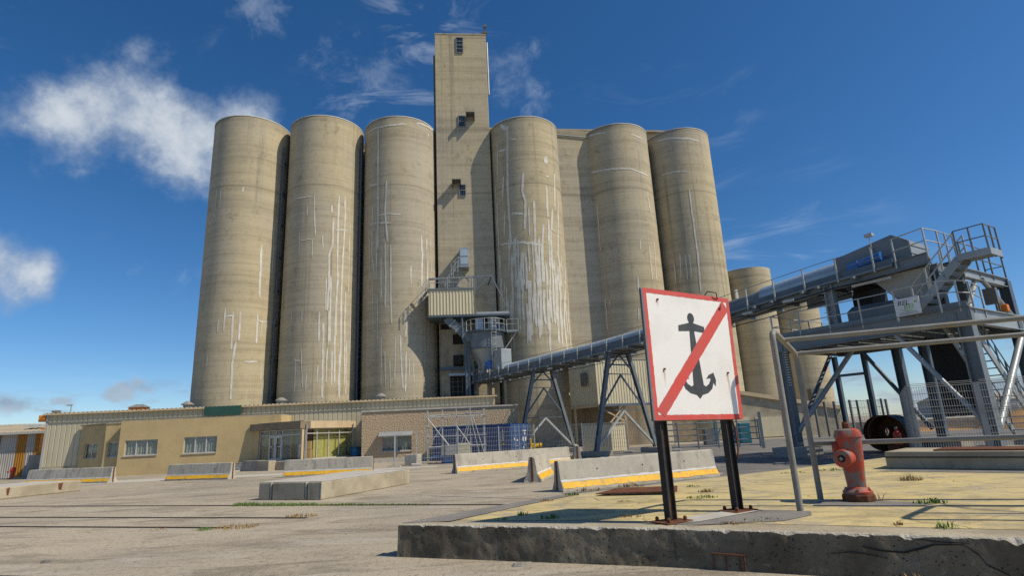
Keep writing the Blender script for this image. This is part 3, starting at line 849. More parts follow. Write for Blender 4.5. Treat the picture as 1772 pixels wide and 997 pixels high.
# ------------------------------------------------------------------ grain silos
STREAKS = {"1":[[0.13,[-43.1,19.11],[-41.3,14.22]],[0.05,[-24.6,21.23],[-23.0,15.82]],[0.11,[-84.9,13.03],[-85.0,11.04]],[0.11,[-74.2,12.75],[-73.4,9.5]],[0.11,[-65.1,12.82],[-64.8,10.31]],[0.11,[-82.9,12.4],[-72.6,12.34]],[0.11,[-68.2,10.11],[-70.5,8.3],[-69.5,5.31]],[0.11,[-42.4,12.66],[-41.5,10.11]],[0.05,[-34.9,12.24],[-36.6,10.69]],[0.08,[-41.7,12.05],[-27.1,12.11]],[0.11,[-55.8,8.47],[-38.0,8.52]],[0.05,[-32.8,8.52],[-31.6,7.04]],[0.05,[-27.6,7.05],[-26.9,5.18]],[0.05,[-115.4,24.33],[-115.1,21.73]],[0.05,[-106.7,24.38],[-106.6,22.54]],[0.05,[-105.1,9.32],[-105.3,7.87]],[0.08,[-25.7,12.32],[-25.6,11.33]],[0.08,[-93.3,12.1],[-93.2,11.01]],[0.11,[-73.1,24.43],[-73.9,23.96]]],"2":[[0.08,[-86.9,23.68],[-86.1,21.69],[-83.4,19.58]],[0.08,[-122.4,23.49],[-103.8,23.41],[-89.0,23.38]],[0.13,[-61.5,22.64],[-61.1,21.87]],[0.11,[-51.6,23.66],[-51.2,17.95],[-49.6,15.62]],[0.11,[-41.9,23.75],[-40.4,21.74],[-42.3,18.05],[-43.2,14.51]],[0.11,[-58.6,21.44],[-58.6,18.78],[-62.7,17.86],[-62.1,14.96],[-63.0,12.68]],[0.11,[-55.7,20.31],[-35.3,20.49]],[0.08,[-73.3,19.59],[-72.1,18.26]],[0.08,[-97.0,22.49],[-96.8,21.57]],[0.05,[-107.5,20.0],[-106.7,17.92]],[0.05,[-87.3,19.29],[-86.6,17.52]],[0.05,[-105.8,19.3],[-87.2,19.2]],[0.08,[-65.9,15.66],[-65.2,12.68]],[0.11,[-59.8,15.83],[-58.1,9.93]],[0.11,[-49.6,15.62],[-51.0,12.74],[-51.5,9.95],[-49.7,6.44]],[0.11,[-43.3,14.8],[-41.7,9.44],[-43.9,6.18]],[0.08,[-36.9,14.57],[-34.7,6.2]],[0.05,[-31.4,21.27],[-31.1,14.63]],[0.05,[-23.8,20.79],[-23.8,15.61]],[0.11,[-73.6,12.52],[-73.0,9.91]],[0.11,[-67.6,11.56],[-66.1,5.13]],[0.08,[-61.3,9.38],[-61.8,6.44]],[0.08,[-54.6,9.12],[-54.0,6.17]],[0.11,[-43.8,8.88],[-42.4,5.12]],[0.08,[-32.9,10.04],[-31.5,5.4]],[0.05,[-98.0,12.85],[-98.1,11.74]],[0.05,[-115.0,12.96],[-114.9,11.71]],[0.05,[-96.8,9.42],[-92.5,6.1]],[0.05,[-104.3,8.65],[-103.7,5.74]],[0.08,[-106.6,8.39],[-96.9,8.35]],[0.05,[-88.1,7.26],[-88.0,5.82]],[0.08,[-73.0,7.9],[-73.4,6.44]],[0.08,[-60.9,12.69],[-59.7,9.65]],[0.08,[-50.7,13.88],[-49.4,10.51]],[0.05,[-25.4,13.53],[-25.5,8.97]]],"3":[[0.11,[-115.7,30.76],[-113.5,18.47]],[0.11,[-99.7,24.99],[-101.8,21.87],[-97.4,18.94]],[0.11,[-142.7,30.73],[-128.2,30.85],[-103.1,30.74],[-69.4,30.84]],[0.13,[-52.8,31.22],[-33.9,31.39],[-5.7,31.65]],[0.13,[-28.6,30.67],[-28.7,30.4]],[0.08,[-134.3,25.04],[-113.1,24.82]],[0.08,[-112.5,21.67],[-77.9,21.58]],[0.11,[-45.7,19.74],[-44.2,17.92],[-45.8,14.77]],[0.08,[-35.1,19.64],[-35.4,18.44]],[0.08,[-26.0,19.73],[-26.4,18.57]],[0.08,[-33.5,17.54],[-34.7,15.33]],[0.08,[-24.2,17.5],[-24.5,16.52]],[0.08,[-63.0,16.71],[-63.1,14.89]],[0.08,[-125.4,22.79],[-125.3,18.32],[-120.0,16.16]],[0.08,[-116.8,20.33],[-115.6,15.53]],[0.08,[-101.4,18.97],[-99.9,15.99],[-100.5,12.83]],[0.08,[-92.6,18.62],[-92.2,14.5],[-91.0,11.38]],[0.08,[-107.8,17.52],[-106.6,13.72]],[0.08,[-132.5,21.04],[-91.9,20.73]],[0.08,[-70.1,12.48],[-70.6,10.1]],[0.08,[-78.5,10.24],[-76.7,7.51],[-74.5,5.64]],[0.05,[-85.5,10.11],[-86.1,6.19]],[0.08,[-70.1,8.86],[-71.5,5.37]],[0.05,[-65.7,8.18],[-66.2,6.7]],[0.05,[-92.9,8.09],[-91.8,5.68]],[0.05,[-99.9,8.93],[-99.0,5.97]],[0.05,[-105.9,10.33],[-105.2,5.99]],[0.05,[-59.7,7.78],[-58.9,6.16]],[0.05,[-132.0,19.95],[-128.7,15.68]],[0.05,[-144.5,23.98],[-139.6,20.08]],[0.05,[-123.1,15.61],[-120.4,10.99]],[0.05,[-113.6,14.35],[-111.5,9.81]]],"4":[[0.08,[-139.7,29.76],[-141.9,25.41]],[0.13,[-116.6,30.94],[-122.0,24.66],[-121.2,18.93],[-123.7,18.04]],[0.11,[-136.9,28.65],[-120.5,28.45]],[0.11,[-116.6,29.57],[-103.4,29.31]],[0.11,[-129.0,25.78],[-133.1,23.57],[-147.3,23.23],[-148.3,18.75]],[0.13,[-94.7,25.81],[-98.0,23.72],[-93.9,22.74],[-97.3,19.93]],[0.32,[-54.8,27.59],[-55.8,26.81]],[0.24,[-54.9,25.56],[-55.2,25.36]],[0.13,[-58.2,24.4],[-59.1,21.25]],[0.13,[-37.1,26.08],[-42.8,22.42]],[0.13,[-80.8,22.71],[-82.6,18.65],[-83.0,16.22]],[0.13,[-117.7,21.7],[-98.4,21.5]],[0.13,[-67.8,20.39],[-72.7,17.75],[-73.9,15.63]],[0.13,[-49.1,22.16],[-53.3,20.04],[-45.6,19.82]],[0.11,[-32.3,23.26],[-43.2,17.67],[-39.1,14.65]],[0.13,[-143.4,18.97],[-70.0,18.37]],[0.32,[-130.7,31.25],[-115.9,30.41]],[0.11,[-129.1,22.2],[-132.8,19.73]],[0.11,[-114.5,19.15],[-117.9,16.44]],[0.08,[-89.6,22.09],[-90.7,19.28]],[0.08,[-149.7,25.27],[-152.8,20.11]],[0.11,[-58.3,20.94],[-61.7,16.28]],[0.11,[-55.2,20.02],[-57.5,15.1]],[0.08,[-178.2,19.94],[-178.1,17.86],[-178.0,15.83]],[0.08,[-178.1,16.78],[-178.2,15.04],[-177.9,13.33]],[0.08,[-178.3,16.84],[-178.1,15.16],[-178.1,13.48]],[0.11,[-178.2,14.04],[-178.2,13.05],[-178.1,12.07]],[0.11,[-148.4,18.69],[-148.8,16.95],[-153.4,15.26]],[0.08,[-155.9,15.98],[-159.5,13.37],[-168.3,10.86]],[0.11,[-145.4,18.04],[-147.0,14.68],[-155.0,11.46]],[0.08,[-143.8,17.92],[-148.2,15.21],[-151.0,12.54]],[0.11,[-142.9,15.84],[-146.3,13.85],[-147.1,11.87]],[0.11,[-142.9,14.5],[-143.4,13.4],[-144.7,12.31]],[0.08,[-136.5,15.41],[-140.9,12.77],[-141.6,10.17]],[0.08,[-139.1,13.7],[-141.1,11.24],[-144.0,8.84]],[0.11,[-133.1,14.7],[-134.2,13.01],[-135.9,11.36]],[0.08,[-125.0,19.2],[-124.7,17.65],[-127.2,16.19]],[0.11,[-130.5,13.44],[-134.0,11.87],[-133.1,10.26]],[0.11,[-126.0,13.63],[-126.7,11.13],[-129.7,8.67]],[0.13,[-120.7,17.6],[-122.0,14.24],[-126.2,11.01]],[0.08,[-120.8,13.75],[-124.3,11.22],[-123.8,8.73]],[0.08,[-114.3,17.49],[-114.6,15.95],[-115.4,14.44]],[0.11,[-111.7,19.37],[-113.5,18.37],[-112.4,17.32]],[0.08,[-111.8,15.63],[-114.0,13.63],[-113.7,11.68]],[0.08,[-108.9,19.0],[-110.3,16.18],[-112.7,13.47]],[0.08,[-109.2,15.75],[-111.2,13.43],[-111.7,11.12]],[0.08,[-108.6,15.87],[-110.5,13.05],[-111.9,10.32]],[0.13,[-103.5,17.73],[-106.7,15.79],[-105.4,13.86]],[0.08,[-104.4,15.06],[-106.5,13.13],[-106.3,11.2]],[0.08,[-101.2,17.65],[-103.0,16.12],[-102.4,14.6]],[0.11,[-98.4,17.57],[-98.0,15.82],[-99.4,14.14]],[0.08,[-100.6,12.83],[-100.4,10.96],[-102.0,9.16]],[0.08,[-93.6,18.68],[-93.0,17.21],[-94.2,15.78]],[0.13,[-95.4,14.95],[-97.0,12.09],[-98.6,9.31]],[0.13,[-93.1,14.94],[-95.9,12.38],[-95.8,9.87]],[0.08,[-86.8,18.78],[-87.5,15.4],[-90.6,12.1]],[0.08,[-92.2,13.38],[-90.9,12.19],[-92.5,11.02]],[0.13,[-86.8,14.71],[-88.2,12.7],[-88.2,10.69]],[0.08,[-82.0,17.79],[-80.9,16.89],[-81.3,15.98]],[0.13,[-81.2,17.55],[-81.6,15.63],[-82.5,13.77]],[0.11,[-80.2,15.6],[-84.1,12.54],[-83.7,9.55]],[0.13,[-78.8,15.54],[-79.7,12.68],[-81.5,9.91]],[0.11,[-76.4,19.05],[-78.3,16.58],[-78.2,14.2]],[0.08,[-73.1,18.36],[-73.5,16.5],[-74.4,14.68]],[0.13,[-73.5,16.95],[-72.1,15.87],[-72.8,14.77]],[0.13,[-73.5,14.06],[-75.7,12.42],[-74.0,10.79]],[0.11,[-68.3,16.61],[-66.8,15.53],[-67.6,14.43]],[0.08,[-67.4,16.4],[-69.3,13.33],[-71.0,10.36]],[0.13,[-67.5,13.1],[-68.1,10.73],[-69.7,8.42]],[0.08,[-65.4,14.02],[-64.8,12.73],[-65.3,11.43]],[0.08,[-59.5,17.17],[-63.8,14.06],[-63.6,11.03]],[0.13,[-55.5,19.36],[-57.1,17.62],[-55.8,15.89]],[0.13,[-56.6,15.35],[-58.8,13.14],[-58.2,10.96]],[0.08,[-52.5,17.02],[-53.4,14.14],[-56.0,11.34]],[0.13,[-52.3,15.32],[-51.6,13.65],[-52.1,11.97]],[0.13,[-48.6,15.62],[-52.8,12.35],[-53.7,9.18]],[0.11,[-45.9,16.5],[-45.8,15.22],[-45.0,13.97]],[0.08,[-40.8,17.26],[-42.9,15.19],[-41.9,13.19]],[0.08,[-45.5,13.22],[-45.0,11.84],[-44.4,10.48]],[0.11,[-41.4,15.18],[-46.9,11.97],[-46.4,8.89]],[0.08,[-33.9,17.6],[-37.9,16.56],[-29.0,15.69]],[0.13,[-30.6,14.23],[-39.1,11.3],[-36.3,8.51]],[0.08,[-29.4,13.01],[-26.4,11.97],[-24.5,10.89]],[0.11,[-22.3,16.56],[-33.1,13.21],[-30.5,10.1]],[0.13,[-5.8,15.37],[-25.2,11.92],[-21.4,8.86]]],"5":[[0.11,[-152.4,31.38],[-113.6,30.86]],[0.13,[-71.5,30.49],[-44.6,30.36]],[0.13,[-163.4,27.27],[-114.2,26.82],[-83.7,26.61],[-40.8,26.28]],[0.08,[-141.5,23.58],[-142.5,18.56]],[0.08,[-74.9,19.24],[-75.9,18.12]],[0.08,[-49.0,24.25],[-47.3,22.76],[-40.3,21.36]],[0.08,[-58.4,18.53],[-59.5,15.2]],[0.11,[-85.2,15.46],[-86.1,14.07]],[0.08,[-89.3,12.41],[-90.3,11.22]],[0.08,[-141.6,13.71],[-142.7,10.71]],[0.08,[-134.3,13.52],[-133.9,12.75]],[0.08,[-44.9,19.15],[-49.9,15.27]]],"6":[[0.13,[-139.4,30.91],[-107.6,30.69],[-63.3,30.23]],[0.11,[-137.0,26.94],[-114.5,26.96],[-92.0,26.67]],[0.11,[-94.6,24.84],[-94.7,21.44],[-94.6,17.81],[-97.4,13.99]],[0.08,[-122.0,18.22],[-125.0,15.66]],[0.08,[-113.8,18.02],[-114.9,15.39]],[0.08,[-107.6,17.9],[-108.3,15.33]],[0.08,[-133.7,17.23],[-134.9,15.3]]]}
SILO_R, SILO_H = 3.5, 31.7
SILOS = [((-25.02, 51.08), 'leftmost tall concrete silo with short white repair marks near its foot'),
         ((-17.83, 51.68), 'second silo from the left with long white crack repairs down its right side'),
         ((-10.64, 52.48), 'third silo from the left standing just left of the square tower'),
         ((1.91, 53.62), 'concrete silo right of the square tower covered in dense white repair streaks'),
         ((11.71, 55.84), 'concrete silo with one pale ring below its rim, second from the right'),
         ((18.78, 57.38), 'rightmost of the six tall silos with one long thin repair line')]


def silo(c, h, r, label, streaks=(), group='tall concrete silos', base_skirt=True):
    t = thing('grain_silo', label, 'silo', (c[0], c[1], 0), group=group)
    n = 72
    prof = [(r, 0.0)]
    z = 1.2
    while z < h - 0.5:
        prof.append((r + 0.006 * math.sin(z * 2.1), z))
        z += 1.35
    prof += [(r, h - 0.32), (r, h - 0.05), (r - 0.05, h), (r - 0.3, h), (r - 0.3, h - 0.4)]
    MB().lathe(prof, (0, 0), n).build('shell', 'silo_concrete', t, True, angle=50)
    MB().lathe([(r + .002, h - 0.03), (r + 0.03, h - 0.03), (r + 0.03, h + 0.04), (r - 0.25, h + 0.05), (r - 0.25, h - 0.03)], (0, 0), n, False, False).build('rim', 'repair_mortar', t, True)
    if streaks:
        mb = MB()
        rr = r + 0.022
        for s_ in streaks:
            w = s_[0] * (1.7 if c[0] == 1.91 else 1.45)
            pts = s_[1:]
            fine = []
            for (a0, z0), (a1, z1) in zip(pts[:-1], pts[1:]):
                L = math.hypot(R(a1 - a0) * r, z1 - z0)
                k = max(2, int(L / 0.35))
                for i in range(k):
                    fine.append((a0 + (a1 - a0) * i / k, z0 + (z1 - z0) * i / k))
            fine.append(tuple(pts[-1]))
            vert = abs(pts[-1][1] - pts[0][1]) > math.hypot(R(pts[-1][0] - pts[0][0]) * r, 0)
            vs = []
            for i, (a, z) in enumerate(fine):
                j = noise.noise(Vector((z * 1.1, a * 0.9, 3.0))) * (0.5 if vert else 0.15)
                ww = w * (1 + 0.45 * noise.noise(Vector((z * 2.7 + a, i * 0.9, 1.7))))
                if i in (0, len(fine) - 1):
                    ww *= 0.6
                if vert:
                    da = math.degrees(ww / 2 / r)
                    A = [(a + j - da, z), (a + j + da, z)]
                else:
                    A = [(a, z + j - ww / 2), (a, z + j + ww / 2)]
                for aa, zz in A:
                    vs.append((rr * math.cos(R(aa)), rr * math.sin(R(aa)), zz))
            mb.add(vs, [(2 * i, 2 * i + 1, 2 * i + 3, 2 * i + 2) for i in range(len(fine) - 1)])
        o = mb.build('crack_repair', 'streak_mortar', t)
        o['kind'] = 'stuff'
    return t


for i, (c, lab) in enumerate(SILOS):
    silo(c, SILO_H, SILO_R, lab, STREAKS[str(i + 1)])
for c, h, lab in (((32.0, 92.3), 26.0, 'far silo mostly hidden behind the rightmost tall silo'), ((39.8, 93.8), 26.0, 'far silo with a small white lamp under its rim behind the conveyor'), ((47.6, 95.3), 21.5, 'far silo behind the steel conveyor tower legs')):
    tt = silo(c, h, 3.85, lab, group='distant silos behind the conveyor')
    dr = Vector((-c[0], -c[1], 0)).normalized()
    if c[0] == 39.8:
        p = dr * 3.9 + Vector((-2.2, 0.3, 21.2))
        MB().box(p.x - .2, p.x + .2, p.y - 1.2, p.y - .8, 20.4, 22.2).build('wall_lamp', 'marking_white', tt, bevel=.05)
    if c[0] == 47.6:
        q = Vector((-0.7, -4.05, 0))
        MB().box(q.x - 1.0, q.x + 1.0, q.y - 0.7, q.y + 0.6, 4.3, 6.0).build('vent_hood', 'frame_dark', tt)
        MB().box(q.x - 0.9, q.x + 1.3, q.y - .12, q.y + .3, 0.2, 3.4).build('door', 'silo_concrete', tt)
t = thing('far_gallery', 'cream roof gallery behind the distant silos', 'building', (28, 96.5, 0), 11.0)
MB().box(0, 19, 0, 6, 0, 25.5).build('wall', 'silo_concrete', t)
MB().box(0, 15.5, .5, 5.5, 25.5, 27.6).build('gallery', 'fascia_cream', t)
MB().box(-.2, 15.8, .2, 5.8, 27.602, 27.8).build('roof', 'roof_sheet', t)
# downpipes between the silos
for i, (x, y, z0, z1, m, lab) in enumerate(((-21.45, 50.0, 4, 29.5, 'steel_blue', 'dark downpipe in the slit between the first and second silo'), (-14.2, 50.9, 4, 29.6, 'steel_blue', 'dark downpipe in the slit between the second and third silo'),
                                            (5.62, 54.3, 4.5, 30.8, 'steel_light', 'pale downpipe beside the silo with dense repair streaks'), (15.2, 55.4, 8, 28.5, 'frame_dark', 'thin downpipe between the two rightmost tall silos'))):
    t = thing('downpipe', lab, 'pipe', (x, y, 0))
    MB().tube([(0, 0, z0), (0, 0, z1)], 0.09, 8).build('pipe', m, t, True)
    for k in range(8):
        z = z0 + (z1 - z0) * (k + .5) / 8
        MB().box(-.13, .13, -.06, .7, z - .04, z + .04).build('bracket', m, t)

# infill walls and roof gallery behind the silos (one building)
t = thing('silo_gallery', 'long concrete infill wall and roof gallery joining the tall silos behind', 'building', (-26, 52.6, 0), 7.0)
MB().box(-2.0, 19.6, 0.0, 7.0, 0.0, 31.0).build('wall', 'silo_concrete', t)
MB().box(-0.5, 16.6, 0.5, 6.0, 31.0, 32.0).build('roof', 'frame_dark', t)
MB().box(26.5, 47.5, 0.3, 7.0, 0.0, 31.6).build('wall', 'silo_concrete', t)
MB().box(24.6, 47.0, 1.5, 6.5, 31.6, 34.2).build('gallery', 'fascia_cream', t)
rf = MB().box(24.4, 47.2, 1.0, 7.0, 34.2, 34.4).build('roof', 'roof_sheet', t)
for x in (31.6, 39.2):
    MB().box(x, x + .35, 1.2, 1.6, 34.4, 35.0).build('roof_bracket', 'rust', rf)
MB().prism([(29.4, -3.1), (36.6, -2.75), (36.6, .4), (29.4, .4)], 0, 31.9).build('infill_wall', 'silo_concrete', t)
MB().tube([(31.0, -3.12, 31.3), (36.0, -2.88, 31.0)], .07, 6).build('gutter_pipe', 'steel_light', t)
MB().box(40.2, 44.6, 0.05, .45, 32.4, 32.6).build('rusted_rail', 'rust', t)

# ------------------------------------------------------------------ square elevator tower
t = thing('elevator_tower', 'tall square concrete tower rising above the silos', 'tower', (-6.90, 51.65, 0), 5.1)
MB().box(0, 5.39, 0, 7.5, 0, 42.8).build('shaft', 'silo_concrete', t, bevel=.04)
MB().box(-.03, 5.45, -.03, 7.6, 42.802, 42.95).build('parapet', 'old_concrete', t)
for x0, x1, z0, z1, rows in ((2.25, 2.95, 40.55, 42.4, 4), (2.27, 2.95, 31.9, 33.1, 2), (2.21, 2.81, 24.3, 25.5, 2)):
    w = MB().box(x0, x1, -.05, -.012, z0, z1).build('window', 'interior_dark', t)
    f = MB()
    for k in range(rows + 1):
        z = z0 + (z1 - z0) * k / rows
        f.box(x0 - .04, x1 + .04, -.11, -.052, z - .035, z + .035)
    for x in (x0, x1):
        f.box(x - .04, x + .04, -.10, -.053, z0, z1)
    f.build('frame', 'window_steel', w)
    for k in range(rows):
        a, b = z0 + (z1 - z0) * k / rows, z0 + (z1 - z0) * (k + 1) / rows
        MB().box(x0 + .045, x1 - .045, -.075, -.06, a + .04, b - .04).build('pane', 'window_glass', w)
for x0, x1, z0, z1, m in ((3.02, 3.93, 32.5, 33.1, 'rust'), (1.48, 2.38, 25.15, 25.75, 'rust')):
    h = MB()
    h.box(x0, x1, -.9, -.01, z1 - .06, z1)
    h.box(x0, x0 + .05, -.9, -.01, z0, z1 - .065)
    h.box(x1 - .05, x1, -.9, -.01, z0, z1 - .065)
    h.build('hood', 'frame_dark', t)
MB().tube([(5.53, .6, 36.0), (5.53, .6, 42.3)], .1, 8).build('mast_pipe', 'steel_light', t, True)
MB().box(-.22, -.02, 1, 2.2, 26, 41.0).build('side_duct', 'frame_dark', t)
ms = MB()
ms.tube([(5.3, .3, 43.1), (5.3, .3, 43.95)], .05, 6)
ms.tube([(4.95, .3, 43.15), (5.45, .3, 43.7)], .04, 6)
ms.box(5.0, 5.6, .1, .5, 43.2, 43.32)
ms.box(5.2, 5.55, -.05, .25, 43.85, 44.1)
ms.build('camera_mast', 'frame_dark', t)
MB().tube([(.5, .2, 43.1), (.85, .2, 43.5)], .03, 6).build('lightning_rod', 'frame_dark', t)

# ------------------------------------------------------------------ low buildings along the foot of the silos
FRZ = 5.0


def fpos(lx, ly):
    c, s = math.cos(R(FRZ)), math.sin(R(FRZ))
    return (-26.6 + lx * c - ly * s, 38.9 + lx * s + ly * c, 0)


def window(parent, x0, x1, z0, z1, y, cols, m='frame_alu', inset=0.12, curtain='curtain_white', sill=True, cfrac=1.0):
    """window set back in an opening: reveal box, frame, panes, curtain, sill"""
    w = MB().box(x0, x1, y + inset + .35, y + inset + .40, z0, z1).build('window', 'interior_dark', parent)
    f = MB()
    for x in [x0 + (x1 - x0) * k / cols for k in range(cols + 1)]:
        f.box(max(x0, x - .035), min(x1, x + .035), y + inset - .04, y + inset + .04, z0 + .051, z1 - .051)
    f.box(x0, x1, y + inset - .045, y + inset + .045, z0, z0 + .05)
    f.box(x0, x1, y + inset - .045, y + inset + .045, z1 - .05, z1)
    f.build('frame', m, w)
    for k in range(cols):
        a, b = x0 + (x1 - x0) * k / cols + .036, x0 + (x1 - x0) * (k + 1) / cols - .036
        MB().box(a, b, y + inset - .006, y + inset + .006, z0 + .052, z1 - .052).build('pane', 'window_glass', w)
    if curtain:
        cu = MB()
        n = int((x1 - x0) * cfrac / .06)
        pts = [(x0 + i * .06, y + inset + .07 + .03 * math.sin(i * 1.9)) for i in range(n + 1)]
        cu.add([(a, b, z0 + .05) for a, b in pts] + [(a, b, z1 - .05) for a, b in pts], [(i, i + 1, n + 2 + i, n + 1 + i) for i in range(n)])
        cu.build('curtain', curtain, w)
    if sill:
        MB().box(x0 - .05, x1 + .05, y - .06, y + inset - .05, z0 - .06, z0 - .004).build('sill', 'pale_concrete', w)
    return w


def wall_with_holes(x0, x1, y0, y1, z0, z1, holes):
    """wall block with rectangular openings (sorted by x, not overlapping)"""
    mb = MB()
    x = x0
    for a, b, c, d in sorted(holes):
        if a > x:
            mb.box(x, a, y0, y1, z0, z1)
        mb.box(a, b, y0, y1, z0, c)
        mb.box(a, b, y0, y1, d, z1)
        x = b
    mb.box(x, x1, y0, y1, z0, z1)
    return mb


# warehouse
t = thing('warehouse', 'long low warehouse with beige ribbed metal walls in front of the silos', 'building', fpos(-6.4, 2.5), FRZ)
corrugated(MB(), 0, 31.6, .75, 4.3, 0, .34, -.035, .045).build('cladding', 'cladding_beige', t)
MB().box(.02, 31.55, .09, 5.5, 0, 4.28).build('wall', 'cladding_beige', t)
MB().box(-.05, 31.65, -.02, .055, 0, .74).build('plinth', 'old_concrete', t)
rf = MB()
corrugated(rf, -.2, 31.8, -.22, 5.6, 0, .30, .05)
rf.v = [(x, z, 4.37 + y * -1 + (z + .22) * 0.045) for x, y, z in rf.v]
roof = rf.build('roof', 'roof_sheet', t)
MB().box(-.2, 31.8, -.27, -.23, 4.27, 4.37).build('gutter', 'fascia_cream', t)
MB().box(-.06, .10, -.05, .3, 0, 4.3).build('corner_trim', 'cladding_grey', t)
MB().box(31.45, 31.62, -.10, .3, 0, 4.9).build('corner_trim', 'fascia_cream', t)
net = MB().box(10.75, 13.3, -.36, -.33, 3.75, 4.40)
net.build('green_netting', 'green_net', t)
MB().box(-.55, -.1, -.1, .4, 3.85, 4.3).build('gutter_box', 'trim_orange', t)
for x, kind in ((4.75, 0), (8.25, 1), (15.2, 1), (22.8, 1)):
    z = 4.37 + 2.95 * .045
    if kind == 0:
        v = MB().box(x - .5, x + .5, 2, 3, z, z + .22).build('roof_vent', 'trim_orange', roof)
        MB().add([(x - .62, 1.9, z + .23), (x + .62, 1.9, z + .23), (x + .62, 3.1, z + .23), (x - .62, 3.1, z + .23), (x - .25, 2.5, z + .48), (x + .25, 2.5, z + .48)],
                 [(0, 1, 5, 4), (1, 2, 5), (2, 3, 4, 5), (3, 0, 4), (0, 3, 2, 1)]).build('vent_cap', 'vent_metal', v)
    else:
        v = MB().lathe([(.3, z), (.3, z + .3)], (x, 2.5), 10).build('roof_vent', 'vent_metal', roof)
        MB().lathe([(.44, z + .27), (.44, z + .34), (.12, z + .55)], (x, 2.5), 12).build('vent_cap', 'vent_metal', v)
lamp = MB().tube([(1.2, .4, 4.4), (1.2, .4, 4.95)], .03, 6)
lamp.box(.9, 1.25, .33, .47, 4.93, 5.0)
lamp.build('roof_lamp', 'vent_metal', roof)
MB().lathe([(.05, 4.4), (.25, 4.5), (.3, 4.62), (.1, 4.66)], (.1, .6), 8).build('floodlight', 'vent_metal', roof)

# tan rendered office
t = thing('office_building', 'flat roofed tan rendered office with wide windows left of the glazed entrance', 'building', fpos(0, 0), FRZ)
wh = [(.38, 2.46, 1.27, 2.26), (4.13, 6.27, 1.23, 2.30)]
wall_with_holes(0, 10.4, 0, .3, 0, 3.5, wh).build('wall', 'render_tan', t)
MB().box(0.0, .3, .301, 2.4, 0, 3.5).build('wall', 'render_tan', t)
MB().box(10.1, 10.4, .301, 2.4, 0, 3.5).build('wall', 'render_tan', t)
MB().box(.0, 10.4, .0, 2.45, 3.501, 3.56).build('roof', 'old_concrete', t)
for a, b, c, d in wh:
    window(t, a, b, c, d, 0, 3)
# set back wing: one front face, one splayed face
wing = wall_with_holes(-1.25, -.01, .55, .8, 0, 3.42, [(-.95, -.2, 1.25, 2.2)])
wing.build('wall', 'render_tan', t)
window(t, -.95, -.2, 1.25, 2.2, .55, 1, inset=.12)
L = math.hypot(2.6, 1.75)
sp = wall_with_holes(0, L, 0, .25, 0, 3.4, [(.6, 2.3, 1.2, 2.2)])


def splay(mb):
    c, s = math.cos(math.atan2(1.75, -2.6) + math.pi), math.sin(math.atan2(1.75, -2.6) + math.pi)
    mb.v = [(-3.85 + x * c - y * s, 2.30 + x * s + y * c, z) for x, y, z in mb.v]
    return mb


splay(sp).build('wall', 'render_tan', t)
w = splay(MB().box(.6, 2.3, .45, .5, 1.2, 2.2)).build('window', 'interior_dark', t)
fm = MB()
for x in (.63, 1.45, 2.27):
    fm.box(x - .03, x + .03, .1, .16, 1.24, 2.16)
fm.box(.6, 2.3, .1, .17, 1.2, 1.24)
fm.box(.6, 2.3, .1, .17, 2.16, 2.2)
splay(fm).build('frame', 'frame_alu', w)
for a, b in ((.66, 1.42), (1.48, 2.24)):
    splay(MB().box(a, b, .125, .135, 1.245, 2.155)).build('pane', 'window_glass', w)
MB().prism([(-1.3, .5), (-.01, .5), (-.01, 2.4), (-4.0, 2.4), (-4.0, 2.25)], 3.421, 3.48).build('roof', 'old_concrete', t)

# glazed entrance pavilion, its corner pointing at the yard
EC, EL, ER = Vector((-13.95, 37.6)), Vector((-17.9, 39.62)), Vector((-11.85, 43.2))
t = thing('entrance_pavilion', 'glazed corner entrance with cream fascia between the tan office and the pebbledash block', 'building', (EC.x, EC.y, 0))


def face_frame(P, Q):
    e = (Q - P)
    L = e.length
    e = e / L
    n = Vector((-e.y, e.x))        # into the building when P->Q runs left to right
    def tr(mb):
        mb.v = [(P.x - EC.x + e.x * x + n.x * y, P.y - EC.y + e.y * x + n.y * y, z) for x, y, z in mb.v]
        return mb
    return L, tr


LL, trL = face_frame(EL, EC)
LR, trR = face_frame(EC, ER)
FZ = 0.5
trL(MB().box(-.2, LL + .12, -.25, .6, 2.48, 2.93)).build('fascia', 'fascia_shaded', t)
trR(MB().box(.122, LR + .3, -.12, .6, 2.48, 2.93)).build('fascia', 'fascia_cream', t)
trL(MB().box(0, .42, 0, .5, FZ, 2.478)).build('pillar', 'render_tan', t)
trL(MB().box(LL - .05, LL + .06, -.03, .3, FZ, 2.478)).build('pillar', 'fascia_cream', t)
MB().prism([((p - EC).x, (p - EC).y) for p in (EL + Vector((-.6, -1.1)), EC + Vector((-.1, -1.3)), EC + Vector((1.0, .1)), ER + Vector((.6, -.1)), ER + Vector((-1, 1)), EL + Vector((0, 1)))], .02, FZ).build('landing', 'old_concrete', t)
for k in range(3):
    trL(MB().box(-1.5 - .35 * k, 1.1, -1.15 - .34 * (k + 1), -1.15 - .34 * k - .005, 0, FZ - .14 * (k + 1))).build('step', 'pale_concrete', t)
trL(MB().box(1.15, 2.6, -1.75, -1.2, 0, .62)).build('planter', 'grey_concrete', t)
trL(MB().box(2.61, 3.6, -1.75, -1.2, 0, .60)).build('planter', 'old_concrete', t)


